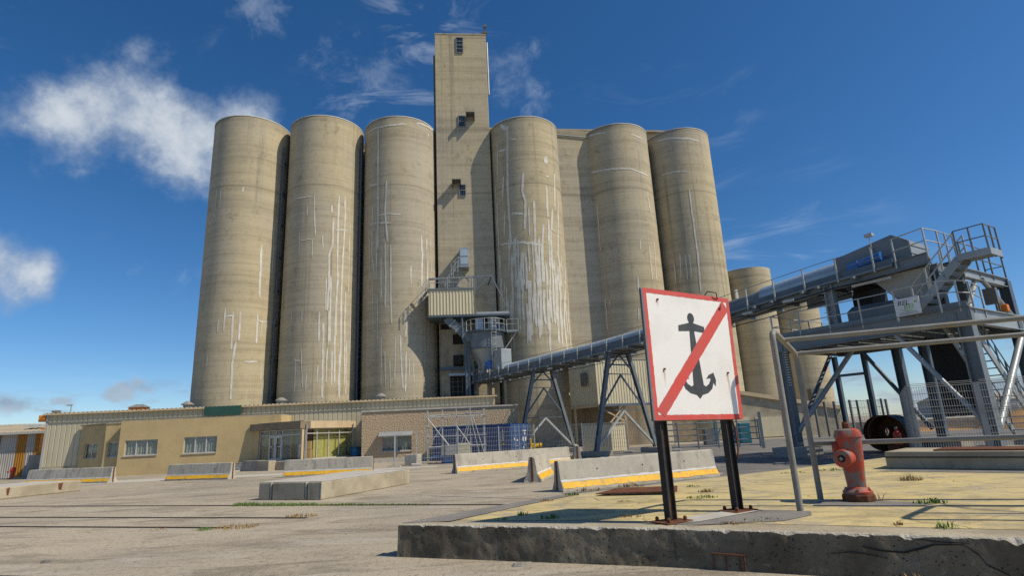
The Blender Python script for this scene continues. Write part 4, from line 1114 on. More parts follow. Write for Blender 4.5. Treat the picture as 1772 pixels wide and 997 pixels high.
def glazing(tr, xs, z0, zt, z1, y, doors=()):
    f = MB()
    for x in xs:
        f.box(x - .03, x + .03, y - .04, y + .04, z0, z1)
    f.box(xs[0] + .031, xs[-1] - .031, y - .035, y + .035, zt - .03, zt + .03)
    f.box(xs[0] + .031, xs[-1] - .031, y - .035, y + .035, z1 - .05, z1)
    f.box(xs[0] + .031, xs[-1] - .031, y - .035, y + .035, z0, z0 + .06)
    fo = tr(f).build('window_frame', 'frame_alu', t)
    for a, b in zip(xs[:-1], xs[1:]):
        tr(MB().box(a + .032, b - .032, y - .006, y + .006, z0 + .062, zt - .032)).build('pane', 'window_glass', fo)
        tr(MB().box(a + .032, b - .032, y - .006, y + .006, zt + .032, z1 - .052)).build('pane', 'window_glass', fo)
    for a, b in doors:
        d = MB()
        for x in (a + .07, b - .07):
            d.box(x - .06, x + .06, y - .07, y - .041, z0 + .02, zt - .04)
        d.box(a + .13, b - .13, y - .07, y - .041, z0 + .02, z0 + .16)
        d.box(a + .13, b - .13, y - .07, y - .041, zt - .16, zt - .04)
        d.box(a + .13, b - .13, y - .075, y - .041, z0 + .85, z0 + .93)
        do = tr(d).build('door', 'frame_alu', t)
        tr(MB().box(b - .2 if a < 1.9 else a + .14, b - .14 if a < 1.9 else a + .2, y - .12, y - .076, z0 + .8, z0 + 1.05)).build('handle', 'frame_dark', do)


glazing(trL, [.46, 1.36, 1.98, 2.6, LL - .1], FZ, 2.12, 2.46, .12, doors=((1.36, 1.98), (1.98, 2.6)))
glazing(trR, [.1, 1.55, 2.75, 3.9, LR - .2], FZ, 2.15, 2.46, .1)
trL(MB().box(.2, LL - 1.0, 1.1, 1.2, FZ, 2.45)).build('back_wall', 'curtain_white', t)
trR(MB().box(0.9, LR, 1.6, 1.7, FZ, 2.45)).build('back_wall', 'render_tan', t)
cu = MB()
n = 70
pts = [(1.6 + i * .05, .42 + .04 * math.sin(i * 1.7)) for i in range(n)]
cu.add([(a, b, FZ + .05) for a, b in pts] + [(a, b, 2.42) for a, b in pts], [(i, i + 1, n + 1 + i, n + i) for i in range(n - 1)])
trR(cu).build('curtain', 'curtain_yellow', t)
for x in (.18, LR - .9):
    p = trR(MB().tube([(x, -.22, .02), (x, -.22, 2.75)], .05, 8))
    p.build('downpipe', 'steel_light', t, True)
MB().prism([((p - EC).x, (p - EC).y) for p in (EL + Vector((.1, .1)), EC + Vector((0, .25)), ER + Vector((-.2, 0)), ER + Vector((-1.5, 1.0)), EL + Vector((0, 1.2)))], 2.932, 2.98).build('roof', 'old_concrete', t)


def on_face(P, Q, x, y):
    e = (Q - P).normalized()
    n = Vector((-e.y, e.x))
    return P + e * x + n * y


for x, y, z, s, lab in ((1.05, .4, FZ, .62, 'lower brown cardboard box behind the entrance glass'), (1.05, .4, FZ + .62, .55, 'upper brown cardboard box behind the entrance glass')):
    p = on_face(EC, ER, x, y)
    b = thing('cardboard_box', lab, 'box', (p.x, p.y, z), 20)
    MB().box(-s / 2, s / 2, -.25, .25, .002, s - .01).build('carton', 'cardboard', b, bevel=.01)
    MB().box(-.04, .04, -.254, .254, s - .008, s - .003).build('tape', 'fascia_cream', b)
p = on_face(EC, ER, .5, .4)
b = thing('sack', 'white sack with a red stripe leaning behind the entrance glass', 'bag', (p.x, p.y, FZ), 25)
MB().lathe([(.16, 0), (.22, .1), (.21, .5), (.2, .85), (.12, .97), (.03, 1.0)], (0, 0), 10).build('bag', 'bag_white', b, True)
MB().box(-.06, .07, -.245, -.2, .1, .85).build('stripe', 'plastic_red', b)
p = on_face(EC, ER, LR - .7, -.5)
b = thing('blue_bin', 'blue plastic bin beside the pebbledash wall corner', 'bin', (p.x, p.y, FZ), 60)
MB().add([(-.38, -.25, 0), (.38, -.25, 0), (.38, .25, 0), (-.38, .25, 0), (-.45, -.3, .55), (.45, -.3, .55), (.45, .3, .55), (-.45, .3, .55)], [(0, 3, 2, 1), (0, 1, 5, 4), (1, 2, 6, 5), (2, 3, 7, 6), (3, 0, 4, 7), (4, 5, 6, 7)]).build('body', 'plastic_blue', b)
MB().box(-.5, .5, -.35, .35, .552, .62).build('lid', 'teal_paint', b, bevel=.02)

# pebbledash block
t = thing('pebbledash_block', 'flat roofed pebbledash block with one shuttered window under a metal awning', 'building', fpos(15.85, 0), FRZ)
wall_with_holes(0, 10.8, 0, .3, 0, 3.42, [(1.4, 3.4, .72, 1.72)]).build('wall', 'pebble_dash', t)
MB().box(0, .3, .301, 3.2, 0, 3.42).build('wall', 'render_tan', t)
MB().box(10.5, 10.8, .301, 3.0, 0, 3.42).build('wall', 'pebble_dash', t)
MB().box(-.06, 10.88, -.08, 3.1, 3.422, 3.52).build('coping', 'pale_concrete', t)
MB().box(0, 10.8, -.012, -.002, 0, .28).build('plinth', 'pale_concrete', t)
window(t, 1.4, 3.4, .72, 1.72, 0, 2, inset=.1, curtain='cabinet_grey')
aw = MB().add([(1.2, -.55, 1.72), (3.5, -.55, 1.72), (3.5, -.02, 1.98), (1.2, -.02, 1.98), (1.2, -.55, 1.77), (3.5, -.55, 1.77), (3.5, -.02, 2.03), (1.2, -.02, 2.03)],
              [(0, 3, 2, 1), (4, 5, 6, 7), (0, 1, 5, 4), (1, 2, 6, 5), (2, 3, 7, 6), (3, 0, 4, 7)]).build('awning', 'steel_light', t)

# far left shed with coloured stripes
t = thing('striped_shed', 'low shed with orange and grey ribbed stripes at the left edge', 'building', fpos(-16.5, 5.5), FRZ)
stripes = [(0, 4.6, 'cladding_grey'), (4.6, 5.0, 'cladding_orange'), (5.0, 6.15, 'cladding_grey'), (6.15, 6.85, 'cladding_orange'), (6.85, 7.4, 'cladding_grey'), (7.4, 7.85, 'cladding_orange')]
for a, b, m in stripes:
    corrugated(MB(), a, b - .004, 0.05, 3.25, 0, .16, .03, .04).build('cladding', m, t)
MB().box(7.8, 8.0, -.06, .1, 0, 3.45).build('door_trim', 'trim_orange', t)
MB().box(7.8, 9.6, -.06, .1, 3.452, 3.6).build('door_trim', 'trim_orange', t)
corrugated(MB(), 8.0, 9.6, 0, 3.45, .02, .3, .03).build('sliding_door', 'cladding_cream', t)
MB().tube([(4.95, -.15, .2), (4.95, -.15, 3.3)], .06, 6).build('downpipe', 'cladding_cream', t)
MB().box(3.4, 4.4, -.08, -.02, 0, 2.7).build('roller_door', 'shed_grey', t)
MB().box(3.2, 4.5, -.16, -.02, 2.72, 2.95).build('door_sign', 'marking_yellow', t)
rf = MB()
corrugated(rf, -4, 9.7, 0, 7, 0, .4, .04)
rf.v = [(x, z - .5, 3.3 - y + z * .13) for x, y, z in rf.v]
rf = rf.build('roof', 'roof_sheet', t)
MB().box(-4, 9.6, -.55, -.5, 3.15, 3.32).build('gutter', 'cladding_grey', t)
MB().add([(5.6, 1.2, 3.72), (7.2, 1.2, 3.72), (7.2, 2.2, 3.85), (5.6, 2.2, 3.85), (5.6, 1.2, 3.9), (7.2, 1.2, 3.9), (7.2, 2.2, 4.0), (5.6, 2.2, 4.0)], [(0, 3, 2, 1), (4, 5, 6, 7), (0, 1, 5, 4), (1, 2, 6, 5), (2, 3, 7, 6), (3, 0, 4, 7)]).build('skylight', 'shed_white', rf)
MB().box(-4, 9.6, .1, 6, 0, 3.2).build('wall', 'cladding_grey', t)

t = thing('concrete_slab_block', 'upright grey concrete block in front of the striped shed', 'block', (-34.9, 43.4, 0), 8)
MB().box(-1.05, 1.05, -.35, .35, .1, 1.62).build('body', 'grey_concrete', t, bevel=.03)
MB().box(-2.0, 2.6, -.7, .6, 0, .1).build('base_slab', 'old_concrete', t)

t = thing('fire_hydrant', 'small orange red hydrant at the foot of the striped shed', 'hydrant', (-36.6, 42.6, 0))
MB().lathe([(.17, 0), (.17, .1), (.12, .12), (.12, .5), (.16, .52), (.19, .7), (.13, .8), (.05, .84)], (0, 0), 12).build('body', 'plastic_red', t, True)
MB().tube([(-.14, -.12, .52), (-.24, -.2, .52)], .06, 8).build('outlet', 'plastic_red', t)

# ------------------------------------------------------------------ concrete barriers
PROF = [(.29, 0), (.29, .07), (.175, .25), (.10, .78), (.08, .80)]


def barrier(p, q, label, seed, yellow=True):
    P, Q = Vector((*p, 0)), Vector((*q, 0))
    L = (Q - P).length
    t = thing('concrete_barrier', label, 'barrier', P, math.degrees(math.atan2(Q.y - P.y, Q.x - P.x)), 'concrete road barriers in the yard')
    prof = [(-x, z) for x, z in PROF] + [(x, z) for x, z in reversed(PROF)]
    n = int(L / .12)
    m = len(prof)
    vs, fs = [], []
    rs = random.Random(seed)
    for i in range(n + 1):
        x = L * i / n
        endk = 1 if i in (0, n) else 0
        for j, (y, z) in enumerate(prof):
            jz = -rs.uniform(0, .035) * (z > .7) * (rs.random() < (.16 if not endk else .6)) if z > .7 else 0
            jx = (rs.uniform(0, .025) if i == 0 else -rs.uniform(0, .025)) * endk
            vs.append((x + jx, y * (1 - rs.uniform(0, .03)) + rs.uniform(-.003, .003), z + jz + (rs.uniform(-.002, .002))))
    for i in range(n):
        for j in range(m - 1):
            a = i * m + j
            fs.append((a, a + 1, a + m + 1, a + m))
        fs.append((i * m + m - 1, i * m, (i + 1) * m, (i + 1) * m + m - 1))
    fs.append(tuple(reversed(range(m))))
    fs.append(tuple(n * m + j for j in range(m)))
    MB().add(vs, fs).build('body', 'barrier_concrete', t, bevel=.012)
    for s in (-1, 1):
        b = MB()
        k = max(6, int(L / .15))
        bv = []
        for i in range(k + 1):
            x = .04 + (L - .08) * i / k
            lo = .075 + rs.uniform(-.006, .02)
            hi = .235 + rs.uniform(-.004, .004)
            for z in (lo, hi):
                y = .29 - (z - .07) / .18 * .115 + .006
                bv.append((x, s * y, z + .004))
        b.add(bv, [(2 * i, 2 * i + 1, 2 * i + 3, 2 * i + 2) for i in range(k)])
        b.build('yellow_band', 'barrier_yellow', t)
        b = MB()
        bv = []
        for i in range(k + 1):
            x = .03 + (L - .06) * i / k
            for z in (.245, .30 + rs.uniform(-.012, .012)):
                y = .29 - (z - .07) / .18 * .115 if z < .25 else .175 - (z - .25) / .53 * .075
                bv.append((x, s * (y + .007), z))
        b.add(bv, [(2 * i, 2 * i + 1, 2 * i + 3, 2 * i + 2) for i in range(k)])
        b.build('white_line', 'barrier_white', t)
        for fx in (.22, .78, .5) if L > 5 else (.25, .75):
            z = .52
            y = .175 - (z - .25) / .53 * .075
            MB().tube([(L * fx, s * (y - .04), z), (L * fx, s * (y + .006), z)], .022, 8).build('lifting_hole', 'dark_hole', t)
    for x in (-.004, L + .004):
        MB().box(min(x, x - .012 * (1 if x > 1 else -1)), max(x, x - .012 * (1 if x > 1 else -1)), -.035, .035, .03, .79).build('end_slot', 'rust', t)
    return t


barrier((-27.6, 33.3), (-21.7, 31.6), 'leftmost barrier in front of the splayed tan wall', 1)
barrier((-18.2, 30.75), (-14.3, 29.5), 'barrier standing alone below the second wide office window', 2)
barrier((-11.4, 28.75), (-7.05, 28.45), 'barrier directly in front of the glazed entrance', 3)
barrier((-2.85, 25.5), (2.35, 28.8), 'barrier in front of the scaffold and the blue container', 4)
barrier((.95, 16.1), (5.95, 18.55), 'nearest long barrier standing behind the anchor sign', 5)
barrier((.36, 19.3), (.95, 22.0), 'barrier seen end on just left of the nearest long barrier', 6)
barrier((2.85, 29.4), (3.1, 33.0), 'far barrier seen end on with a rusty slot beside a conveyor leg', 8)

# low concrete beams lying in the yard
P, Q = Vector((-7.82, 17.80)), Vector((-5.66, 16.92))
e = (Q - P).normalized()
rzb = math.degrees(math.atan2(e.y, e.x))
x = 0.0
for w, lab in ((.48, 'left of the three low concrete beams lying side by side'), (1.26, 'wide middle one of the three low concrete beams'), (.50, 'right of the three low concrete beams with its long side sunlit')):
    o = P + e * x
    t = thing('concrete_beam', lab, 'beam', (o.x, o.y, 0), rzb, 'low concrete beams side by side')
    MB().box(0, w, 0, 4.55, 0, .49).build('body', 'old_concrete', t, bevel=.03)
    MB().box(.002, w - .002, .02, 4.5, .491, .50).build('pale_top', 'pale_concrete', t)
    MB().box(w - .055, w - .025, -.006, .002, .03, .47).build('edge_strip', 'teal_paint', t)
    x += w + .05
t = thing('low_wall', 'low broken concrete wall at the left edge with a rust stain', 'wall', (-20.55, 21.2, 0), 74.0)
MB().box(-4, 4.95, 0, 3.0, 0, .44).build('body', 'old_concrete', t, bevel=.04)
MB().box(-4, 4.9, .06, 2.9, .441, .452).build('pale_top', 'pale_concrete', t)
for xx, ww in ((2.0, .12), (3.95, .2)):
    MB().add([(xx, -.006, .4), (xx + ww, -.006, .42), (xx + ww * .8, -.006, .12), (xx + ww * .2, -.006, .16)], [(0, 1, 2, 3)]).build('rust_stain', 'rust', t)

# ------------------------------------------------------------------ scaffold, container, temporary fences
t = thing('scaffold_tower', 'galvanised scaffold frame standing in front of the pebbledash wall', 'scaffold', (-5.5, 35.2, 0), 6)
sx = [0, .9, 1.75, 2.6, 3.45]
for y in (0, 1.2):
    for x_ in sx:
        MB().tube([(x_, y, .05), (x_, y, 3.1 + .1 * random.random())], .026, 6).build('standard', 'galvanised', t, True)
for y in (0, 1.2):
    for z in (.35, .95, 1.55, 2.15, 2.7):
        MB().tube([(-.1, y - .04, z), (3.55, y - .04, z)], .024, 6).build('ledger', 'galvanised', t, True)
for x_ in sx:
    for z in (.95, 2.15, 2.72):
        MB().tube([(x_ + .04, -.1, z), (x_ + .04, 1.3, z)], .022, 6).build('transom', 'galvanised', t, True)
for (a, b, c, d) in ((0, 2.7, 1.75, .35), (1.75, .35, 2.6, 2.7), (2.6, 2.7, 3.1, .35), (.9, 1.55, 1.75, .4), (2.1, .4, 2.6, 2.65), (2.75, 2.65, 3.4, .4), (1.75, 2.15, 2.6, .95), (0, .95, .9, 2.15)):
    MB().tube([(a, -.07, b), (c, -.07, d)], .024, 6).build('brace', 'galvanised', t, True)
for k in range(3):
    MB().tube([(.1, .2 + k * .3, 2.78 + k * .03), (3.3, .1 + k * .35, 2.86 - k * .02)], .025, 6).build('loose_tube', 'galvanised', t, True)
for x_, z in ((.3, .38), (1.9, 1.0), (2.4, .40)):
    MB().box(x_, x_ + .85, .1, .9, z, z + .06).build('platform', 'motor_blue', t)

t = thing('shipping_container', 'blue shipping container with white door markings behind the scaffold', 'container', (-.5, 36.3, 0), -30.0)
CL, CW, CH = 6.05, 2.4, 2.15
MB().box(-CL + .05, -.05, .05, CW - .05, .1, CH - .05).build('walls', 'container_blue', t)
sd_ = MB()
corrugated(sd_, -CL + .1, -.1, .18, CH - .12, 0.02, .28, .05, .09)
sd_.build('side_panel', 'container_blue', t)
fr = MB()
for x_ in (-CL, -.12):
    for y in (0, CW - .12):
        fr.box(x_, x_ + .12, y - .04, y + .12, 0, CH)
for y in (-.03, CW - .09):
    fr.box(-CL + .121, -.121, y, y + .1, CH - .12, CH - .002)
    fr.box(-CL + .121, -.121, y, y + .1, .02, .16)
fr.build('frame', 'container_blue', t)
for k in range(2):
    y0 = .1 + k * 1.12
    d = MB()
    d.box(-.04, -.002, y0, y0 + 1.08, .16, CH - .13)
    for j in range(4):
        d.box(-.001, .035, y0 + .06, y0 + 1.02, .22 + j * .46, .56 + j * .46)
    do = d.build('door', 'container_blue', t)
    for yy in (y0 + .3, y0 + .78):
        MB().tube([(.06, yy, .12), (.06, yy, CH - .08)], .022, 6).build('lock_rod', 'galvanised', do)
    MB().box(.04, .075, y0 + .3, y0 + .6, .75, .79).build('handle', 'galvanised', do)
mk = MB()
for (y0, z0, w_, h_) in ((1.42, 1.62, .42, .09), (1.55, 1.45, .2, .09), (1.35, 1.02, .18, .26), (1.68, 1.02, .14, .26), (1.38, .58, .2, .12), (1.75, .56, .18, .24), (.6, 1.05, .14, .12), (.28, 1.1, .12, .16)):
    mk.box(.037, .042, y0, y0 + w_, z0, z0 + h_)
mk.build('marking', 'marking_white', t)
mk = MB()
for k in range(14):
    mk.box(-.78, -.72, -.045, -.03, .25 + k * .10, .31 + k * .10)
mk.box(-.60, -.52, -.045, -.03, 1.1, 1.8)
mk.build('marking', 'marking_white', t)
MB().box(-.64, -.48, -.045, -.03, .85, 1.0).build('marking', 'marking_yellow', t)

t = thing('electric_cabinet', 'grey and cream metal cabinet box under the scaffold', 'cabinet', (-4.6, 34.6, 0), 6)
MB().box(0, .95, 0, .5, .45, 1.05).build('body', 'cabinet_grey', t, bevel=.02)
MB().box(.96, 1.7, 0, .5, .40, 1.1).build('side_body', 'cabinet_cream', t, bevel=.02)
MB().box(0, 1.7, .05, .45, 0, .40).build('stand', 'container_blue', t)
t = thing('concrete_cube', 'pale square concrete cube at the left foot of the scaffold', 'block', (-6.75, 34.6, 0), -15)
MB().box(0, .75, 0, .75, 0, .62).build('body', 'barrier_concrete', t, bevel=.03)
t = thing('steel_post', 'thin upright steel post in front of the shuttered window', 'post', (-7.1, 33.5, 0))
MB().tube([(0, 0, 0), (0, 0, 1.75)], .045, 8).build('post', 'galvanised', t, True)
MB().box(-.35, .35, -.15, .15, 0, .1).build('foot', 'pale_concrete', t)


def mesh_fence(name, p, q, z0, z1, label, group, m='galvanised', dv=.1, dh=.25, npan=1, post=.05, wr=.006, feet=True, fold=False, clip=None):
    P, Q = Vector((*p, 0)), Vector((*q, 0))
    L = (Q - P).length
    t = thing(name, label, 'fence', P, math.degrees(math.atan2(Q.y - P.y, Q.x - P.x)), group)
    w = L / npan
    for k in range(npan + 1):
        MB().box(k * w - post / 2, k * w + post / 2, -post / 2, post / 2, z0 - .05 if not feet else 0, z1 + .04).build('post', m, t)
        if feet:
            MB().box(k * w - .3, k * w + .3, -.12, .12, 0, .13).build('foot', 'pale_concrete', t, bevel=.03)
    for k in range(npan):
        mb = MB()
        x = k * w + post
        while x < (k + 1) * w - post / 2:
            mb.tube([(x, 0, z0), (x, 0, z1)], wr, 3, cap=False)
            x += dv
        z = z0
        i = 0
        while z <= z1 + 1e-3:
            y = 0
            mb.tube([(k * w + post / 2, 0.006, z), ((k + 1) * w - post / 2, .006, z)], wr * 1.3, 3, cap=False)
            if fold and i % 4 == 3:
                for dz in (.05, .1):
                    mb.tube([(k * w + post / 2, -.03, z + dz), ((k + 1) * w - post / 2, -.03, z + dz)], wr * 1.3, 3, cap=False)
            z += dh
            i += 1
        mb.build('mesh_panel', m, t)
    return t


mesh_fence('site_fence', (-5.95, 34.0), (-1.2, 34.6), .15, 1.95, 'temporary mesh fence around the scaffold', 'temporary site fences', npan=2, wr=.005)
mesh_fence('site_fence', (-1.2, 34.6), (.9, 35.0), .15, 1.95, 'short temporary fence panel before the blue container side', 'temporary site fences', npan=1, wr=.005)
mesh_fence('site_fence', (1.3, 38.8), (9.6, 36.6), .15, 1.95, 'temporary mesh fence running behind the conveyor legs', 'temporary site fences', npan=3, wr=.005)

t = thing('yellow_machine', 'yellow machine part showing behind the blue container', 'machine', (1.2, 43.5, 0))
MB().tube([(-.4, 0, .55), (.45, 0, .55)], .2, 10).build('barrel', 'machine_yellow', t, True)
MB().box(-.5, -.3, -.3, .3, .3, 1.1).build('arm', 'machine_yellow', t, bevel=.04)
MB().box(-.4, .4, -.3, .3, 0, .33).build('base', 'frame_dark', t)

# ------------------------------------------------------------------ loading gear at the foot of the square tower
t = thing('clad_platform', 'cream ribbed cabin on a railed steel platform hanging on the tower', 'platform', (-7.35, 48.5, 0), 5.0)
corrugated(MB(), 0, 3.9, 11.8, 14.05, 0, .28, .04).build('cladding', 'cladding_cream', t)
MB().box(.02, 3.88, .06, 3.6, 11.85, 14.0).build('cabin_body', 'cladding_beige', t)
MB().box(-.1, 3.95, -.1, 3.8, 14.06, 14.2).build('deck', 'steel_grey', t)
MB().box(-.05, 7.1, -.02, 3.7, 11.62, 11.78).build('floor', 'steel_blue', t)
rail_run(t, [(.6, -.05, 14.2), (3.85, -.05, 14.2)], h=.95, post=1.1, name='handrail')
rail_run(t, [(0, 3.4, 14.2), (0, 0, 14.2), (.6, -.05, 14.2)], h=.95, post=1.4)
fr = MB()
fr.bar((.0, .2, 15.1), (5.6, .2, 15.3), .12, .16)
for x in (.9, 3.8, 4.2):
    fr.bar((x, .2, 14.2), (x, .2, 15.1), .1)
fr.bar((5.6, .2, 15.3), (7.1, .2, 11.8), .10)
fr.bar((4.0, .2, 11.8), (4.0, .2, 15.2), .10)
fr.bar((4.1, .2, 14.0), (5.5, .2, 15.2), .08)
fr.bar((1.0, .2, 15.0), (2.8, .2, 14.25), .08)
fr.bar((5.6, .2, 15.3), (5.4, 3.6, 15.3), .12)
fr.build('frame', 'steel_grey', t)
MB().box(4.15, 7.0, .1, .3, 11.8, 12.0).build('edge_beam', 'galvanised', t)
# side stair with rails
sr = MB()
sr.bar((-.15, .3, 14.0), (-.95, .3, 12.9), .06, .2)
sr.build('side_stair', 'steel_grey', t)
rail_run(t, [(-.1, -.05, 14.15), (-.95, -.05, 12.95)], h=.9, post=.6)
# upper door with ladder
MB().box(2.75, 3.65, 2.0, 3.9, 16.7, 18.65).build('door_housing', 'steel_light', t, bevel=.03)
for z in (17.0, 17.8):
    MB().box(2.85, 3.55, 1.97, 1.995, z, z + .62).build('door_panel', 'conveyor_cover', t)
MB().bar((2.7, 2.1, 16.65), (3.6, 2.0, 15.3), .1).build('strut', 'steel_blue', t)
rail_run(t, [(2.6, 1.6, 16.3), (1.4, 1.6, 14.3)], h=.95, post=.8)
rail_run(t, [(2.7, 1.2, 16.6), (2.0, 1.2, 15.9)], h=.9, post=.6)
ld = MB()
for x in (2.15, 2.5):
    ld.bar((x, 1.9, 14.2), (x, 1.9, 17.0), .05)
for k in range(9):
    ld.bar((2.15, 1.9, 14.5 + k * .27), (2.5, 1.9, 14.5 + k * .27), .03)
ld.build('ladder', 'steel_blue', t)

t = thing('chute', 'grey square chute slanting down from the ribbed cabin', 'chute', (-5.8, 49.3, 0))
MB().bar((-.1, 0, 11.6), (2.0, .1, 9.6), .75, .7).build('duct', 'steel_grey', t, bevel=.02)
for k in (.25, .5, .75):
    c = Vector((-.1, 0, 11.6)).lerp(Vector((2.0, .1, 9.6)), k)
    dd = (Vector((2.0, .1, 9.6)) - Vector((-.1, 0, 11.6))).normalized() * .05
    MB().bar(c - dd, c + dd, .85, .8).build('flange', 'steel_light', t)

t = thing('hopper_tank', 'round grey steel hopper with railings and conical bottom beside the tower', 'tank', (-2.5, 49.9, 0))
MB().lathe([(1.62, 8.8), (1.62, 10.15)], (0, 0), 32).build('tank_ring', 'steel_grey', t, True)
MB().lathe([(.35, 6.7), (.5, 6.9), (1.58, 8.78)], (0, 0), 28).build('cone', 'steel_light', t, True)
MB().lathe([(1.7, 8.70), (1.7, 8.80)], (0, 0), 32).build('flange', 'steel_blue', t)
MB().lathe([(1.95, 10.16), (1.95, 10.3)], (0, 0), 24).build('deck', 'steel_blue', t)
ring = [(1.9 * math.cos(R(a)), 1.9 * math.sin(R(a)), 10.3) for a in range(170, 371, 20)]
rail_run(t, ring, h=.95, post=1.3)
MB().box(-.9, -.2, -.6, .1, 10.31, 11.5).build('filter_box', 'conveyor_cover', t, bevel=.02)
MB().box(.2, 1.1, -.3, .4, 10.31, 11.9).build('filter_box', 'steel_light', t, bevel=.02)
MB().tube([(1.3, -.4, 10.7), (1.3, .3, 10.7)], .3, 10).build('fan', 'steel_blue', t)
lad = MB()
for x in (.55, .95):
    lad.bar((x, -1.75, 6.4), (x, -1.75, 11.3), .05)
for k in range(17):
    lad.bar((.55, -1.75, 6.5 + k * .27), (.95, -1.75, 6.5 + k * .27), .03)
for k in range(6):
    z = 8.4 + k * .5
    lad.tube([(.5, -1.75, z), (.5, -2.2, z), (.75, -2.4, z), (1.0, -2.2, z), (1.0, -1.75, z)], .02, 4)
lad.build('caged_ladder', 'galvanised', t)
MB().box(1.9, 2.9, -.9, .6, 10.1, 10.28).build('side_deck', 'steel_light', t)
rail_run(t, [(1.9, -.9, 10.28), (2.9, -.9, 10.28), (2.9, .6, 10.28)], h=.95, post=1.0)
MB().bar((2.7, -.7, 10.1), (1.6, -.7, 8.6), .08).build('strut', 'galvanised', t)
for x, y in ((-1.5, -.9), (1.5, .6), (-1.2, 1.2)):
    MB().bar((x, y, 0), (x, y, 8.8), .2).build('leg', 'steel_blue', t)
MB().tube([(-1.75, -1.0, 4.8), (-1.75, -1.0, 9.0), (-2.0, -1.0, 9.8), (-2.0, -1.0, 12.0)], .1, 8).build('pipe', 'steel_blue', t, True)

# things in the recess behind: openings in the tower foot
t = thing('tower_foot_wall', 'dark recessed wall with openings at the foot of the square tower', 'wall', (-6.9, 51.15, 0), 5.0)
MB().box(.2, 5.4, .1, .38, 4.2, 11.6).build('wall', 'old_concrete', t)
for x0, x1, z0, z1 in ((1.0, 3.2, 4.9, 6.7), (1.3, 2.3, 9.6, 10.5), (.2, 1.4, 11.0, 11.5), (1.3, 2.2, 7.6, 8.6)):
    MB().box(x0, x1, .04, .099, z0, z1).build('opening', 'dark_hole', t)
MB().box(.9, 3.4, -.3, .03, 6.72, 6.95).build('lintel', 'conveyor_cover', t)
fm = MB()
for x in (1.2, 1.65, 2.05):
    fm.box(x, x + .05, .01, .038, 4.95, 6.6)
for z in (5.3, 5.75, 6.2):
    fm.box(1.05, 2.2, .0, .009, z, z + .04)
fm.build('grille', 'frame_dark', t)
MB().tube([(1.75, -.5, 8.1), (1.75, .1, 8.1)], .42, 14).build('duct_ring', 'rubber_dark', t, True)
MB().box(.1, 3.6, -.25, .03, 7.25, 7.5).build('pipe_beam', 'steel_blue', t)

# ------------------------------------------------------------------ conveyor and transfer tower: frame of reference
TL = (11.754, 25.403, 0)
TRZ = math.degrees(math.atan2(-.8401, .5424))


def deck_z(s):
    P = [(-31, 5.95), (-22, 6.02), (-14.5, 6.05), (-8.3, 6.25), (-2.4, 6.72), (2.2, 7.02), (7.5, 7.2)]
    for (a, za), (b, zb) in zip(P[:-1], P[1:]):
        if s <= b:
            return za + (zb - za) * (s - a) / (b - a)
    return P[-1][1]


t = thing('belt_conveyor', 'long covered belt conveyor bridge rising from the silos to the steel tower', 'conveyor', TL, TRZ)
O0, O1 = .31, 1.15            # walkway
SS = [-29.2, -24, -19, -14.5, -11, -8.3, -5.3, -2.4, 0, 2.2, 5.1]
HG = .12
for a, b in zip(SS[:-1], SS[1:]):
    za, zb = deck_z(a), deck_z(b)
    wide = (.55 if b < -7 else .34)
    # side girder plate
    MB().bar((a, O0 + .03, za + wide / 2 + .02), (b - .01, O0 + .03, zb + wide / 2 + .02), .05, wide).build('side_girder', 'steel_blue', t)
    MB().bar((a, O0 - .03, za + .06), (b - .01, O0 - .03, zb + .06), .16, .10).build('bottom_chord', 'steel_grey', t)
    MB().bar((a, 2.15, za + .18), (b - .01, 2.15, zb + .18), .1, .36).build('side_girder', 'steel_blue', t)
    MB().bar((a, (O0 + 2.15) / 2, za + .03), (b - .01, (O0 + 2.15) / 2, zb + .03), 1.75, .05).build('underside', 'steel_grey', t)
    MB().bar((a, .75, za + .20), (b - .01, .75, zb + .20), .8, .04).build('walkway', 'steel_grey', t)
    # cross ties below
    k = 0
    while a + k * 1.5 < b - .2:
        s_ = a + k * 1.5
        MB().bar((s_, -.1, deck_z(s_) - .06), (s_, 2.35, deck_z(s_) - .06), .1, .12).build('cross_tie', 'steel_grey', t)
        k += 1
# half round cover in lengths
CV = [(-26.6, -20), (-20, -13.4), (-13.4, -7.0), (-7.0, -3.6), (-3.6, -1.3), (-1.3, 0.2), (0.2, 2.55)]
for i, (a, b) in enumerate(CV):
    mb = MB()
    step = .09 if i >= 4 else .25
    n = int((b - a) / step)
    rad = .50 if i != 4 else .46
    flat = (i == 4)
    prof = [R(x) for x in range(-10, 191, 12)]
    rows = []
    for k in range(n + 1):
        s_ = a + (b - a) * k / n
        rr = rad + (.012 * (k % 2) if i in (0, 1, 2, 3, 5, 6) else 0)
        z = deck_z(s_) + .66
        rows.append([(s_, 1.62 - rr * math.cos(x), z + rr * math.sin(x) * (.82 if flat else 1.0)) for x in prof])
    m_ = len(prof)
    mb.add([p for r_ in rows for p in r_], [(k * m_ + j, k * m_ + j + 1, (k + 1) * m_ + j + 1, (k + 1) * m_ + j) for k in range(n) for j in range(m_ - 1)])
    mb.add(rows[0], [tuple(range(m_))])
    mb.add(rows[-1], [tuple(range(m_))])
    mb.build('cover', 'conveyor_cover' if not flat else 'steel_grey', t, True)
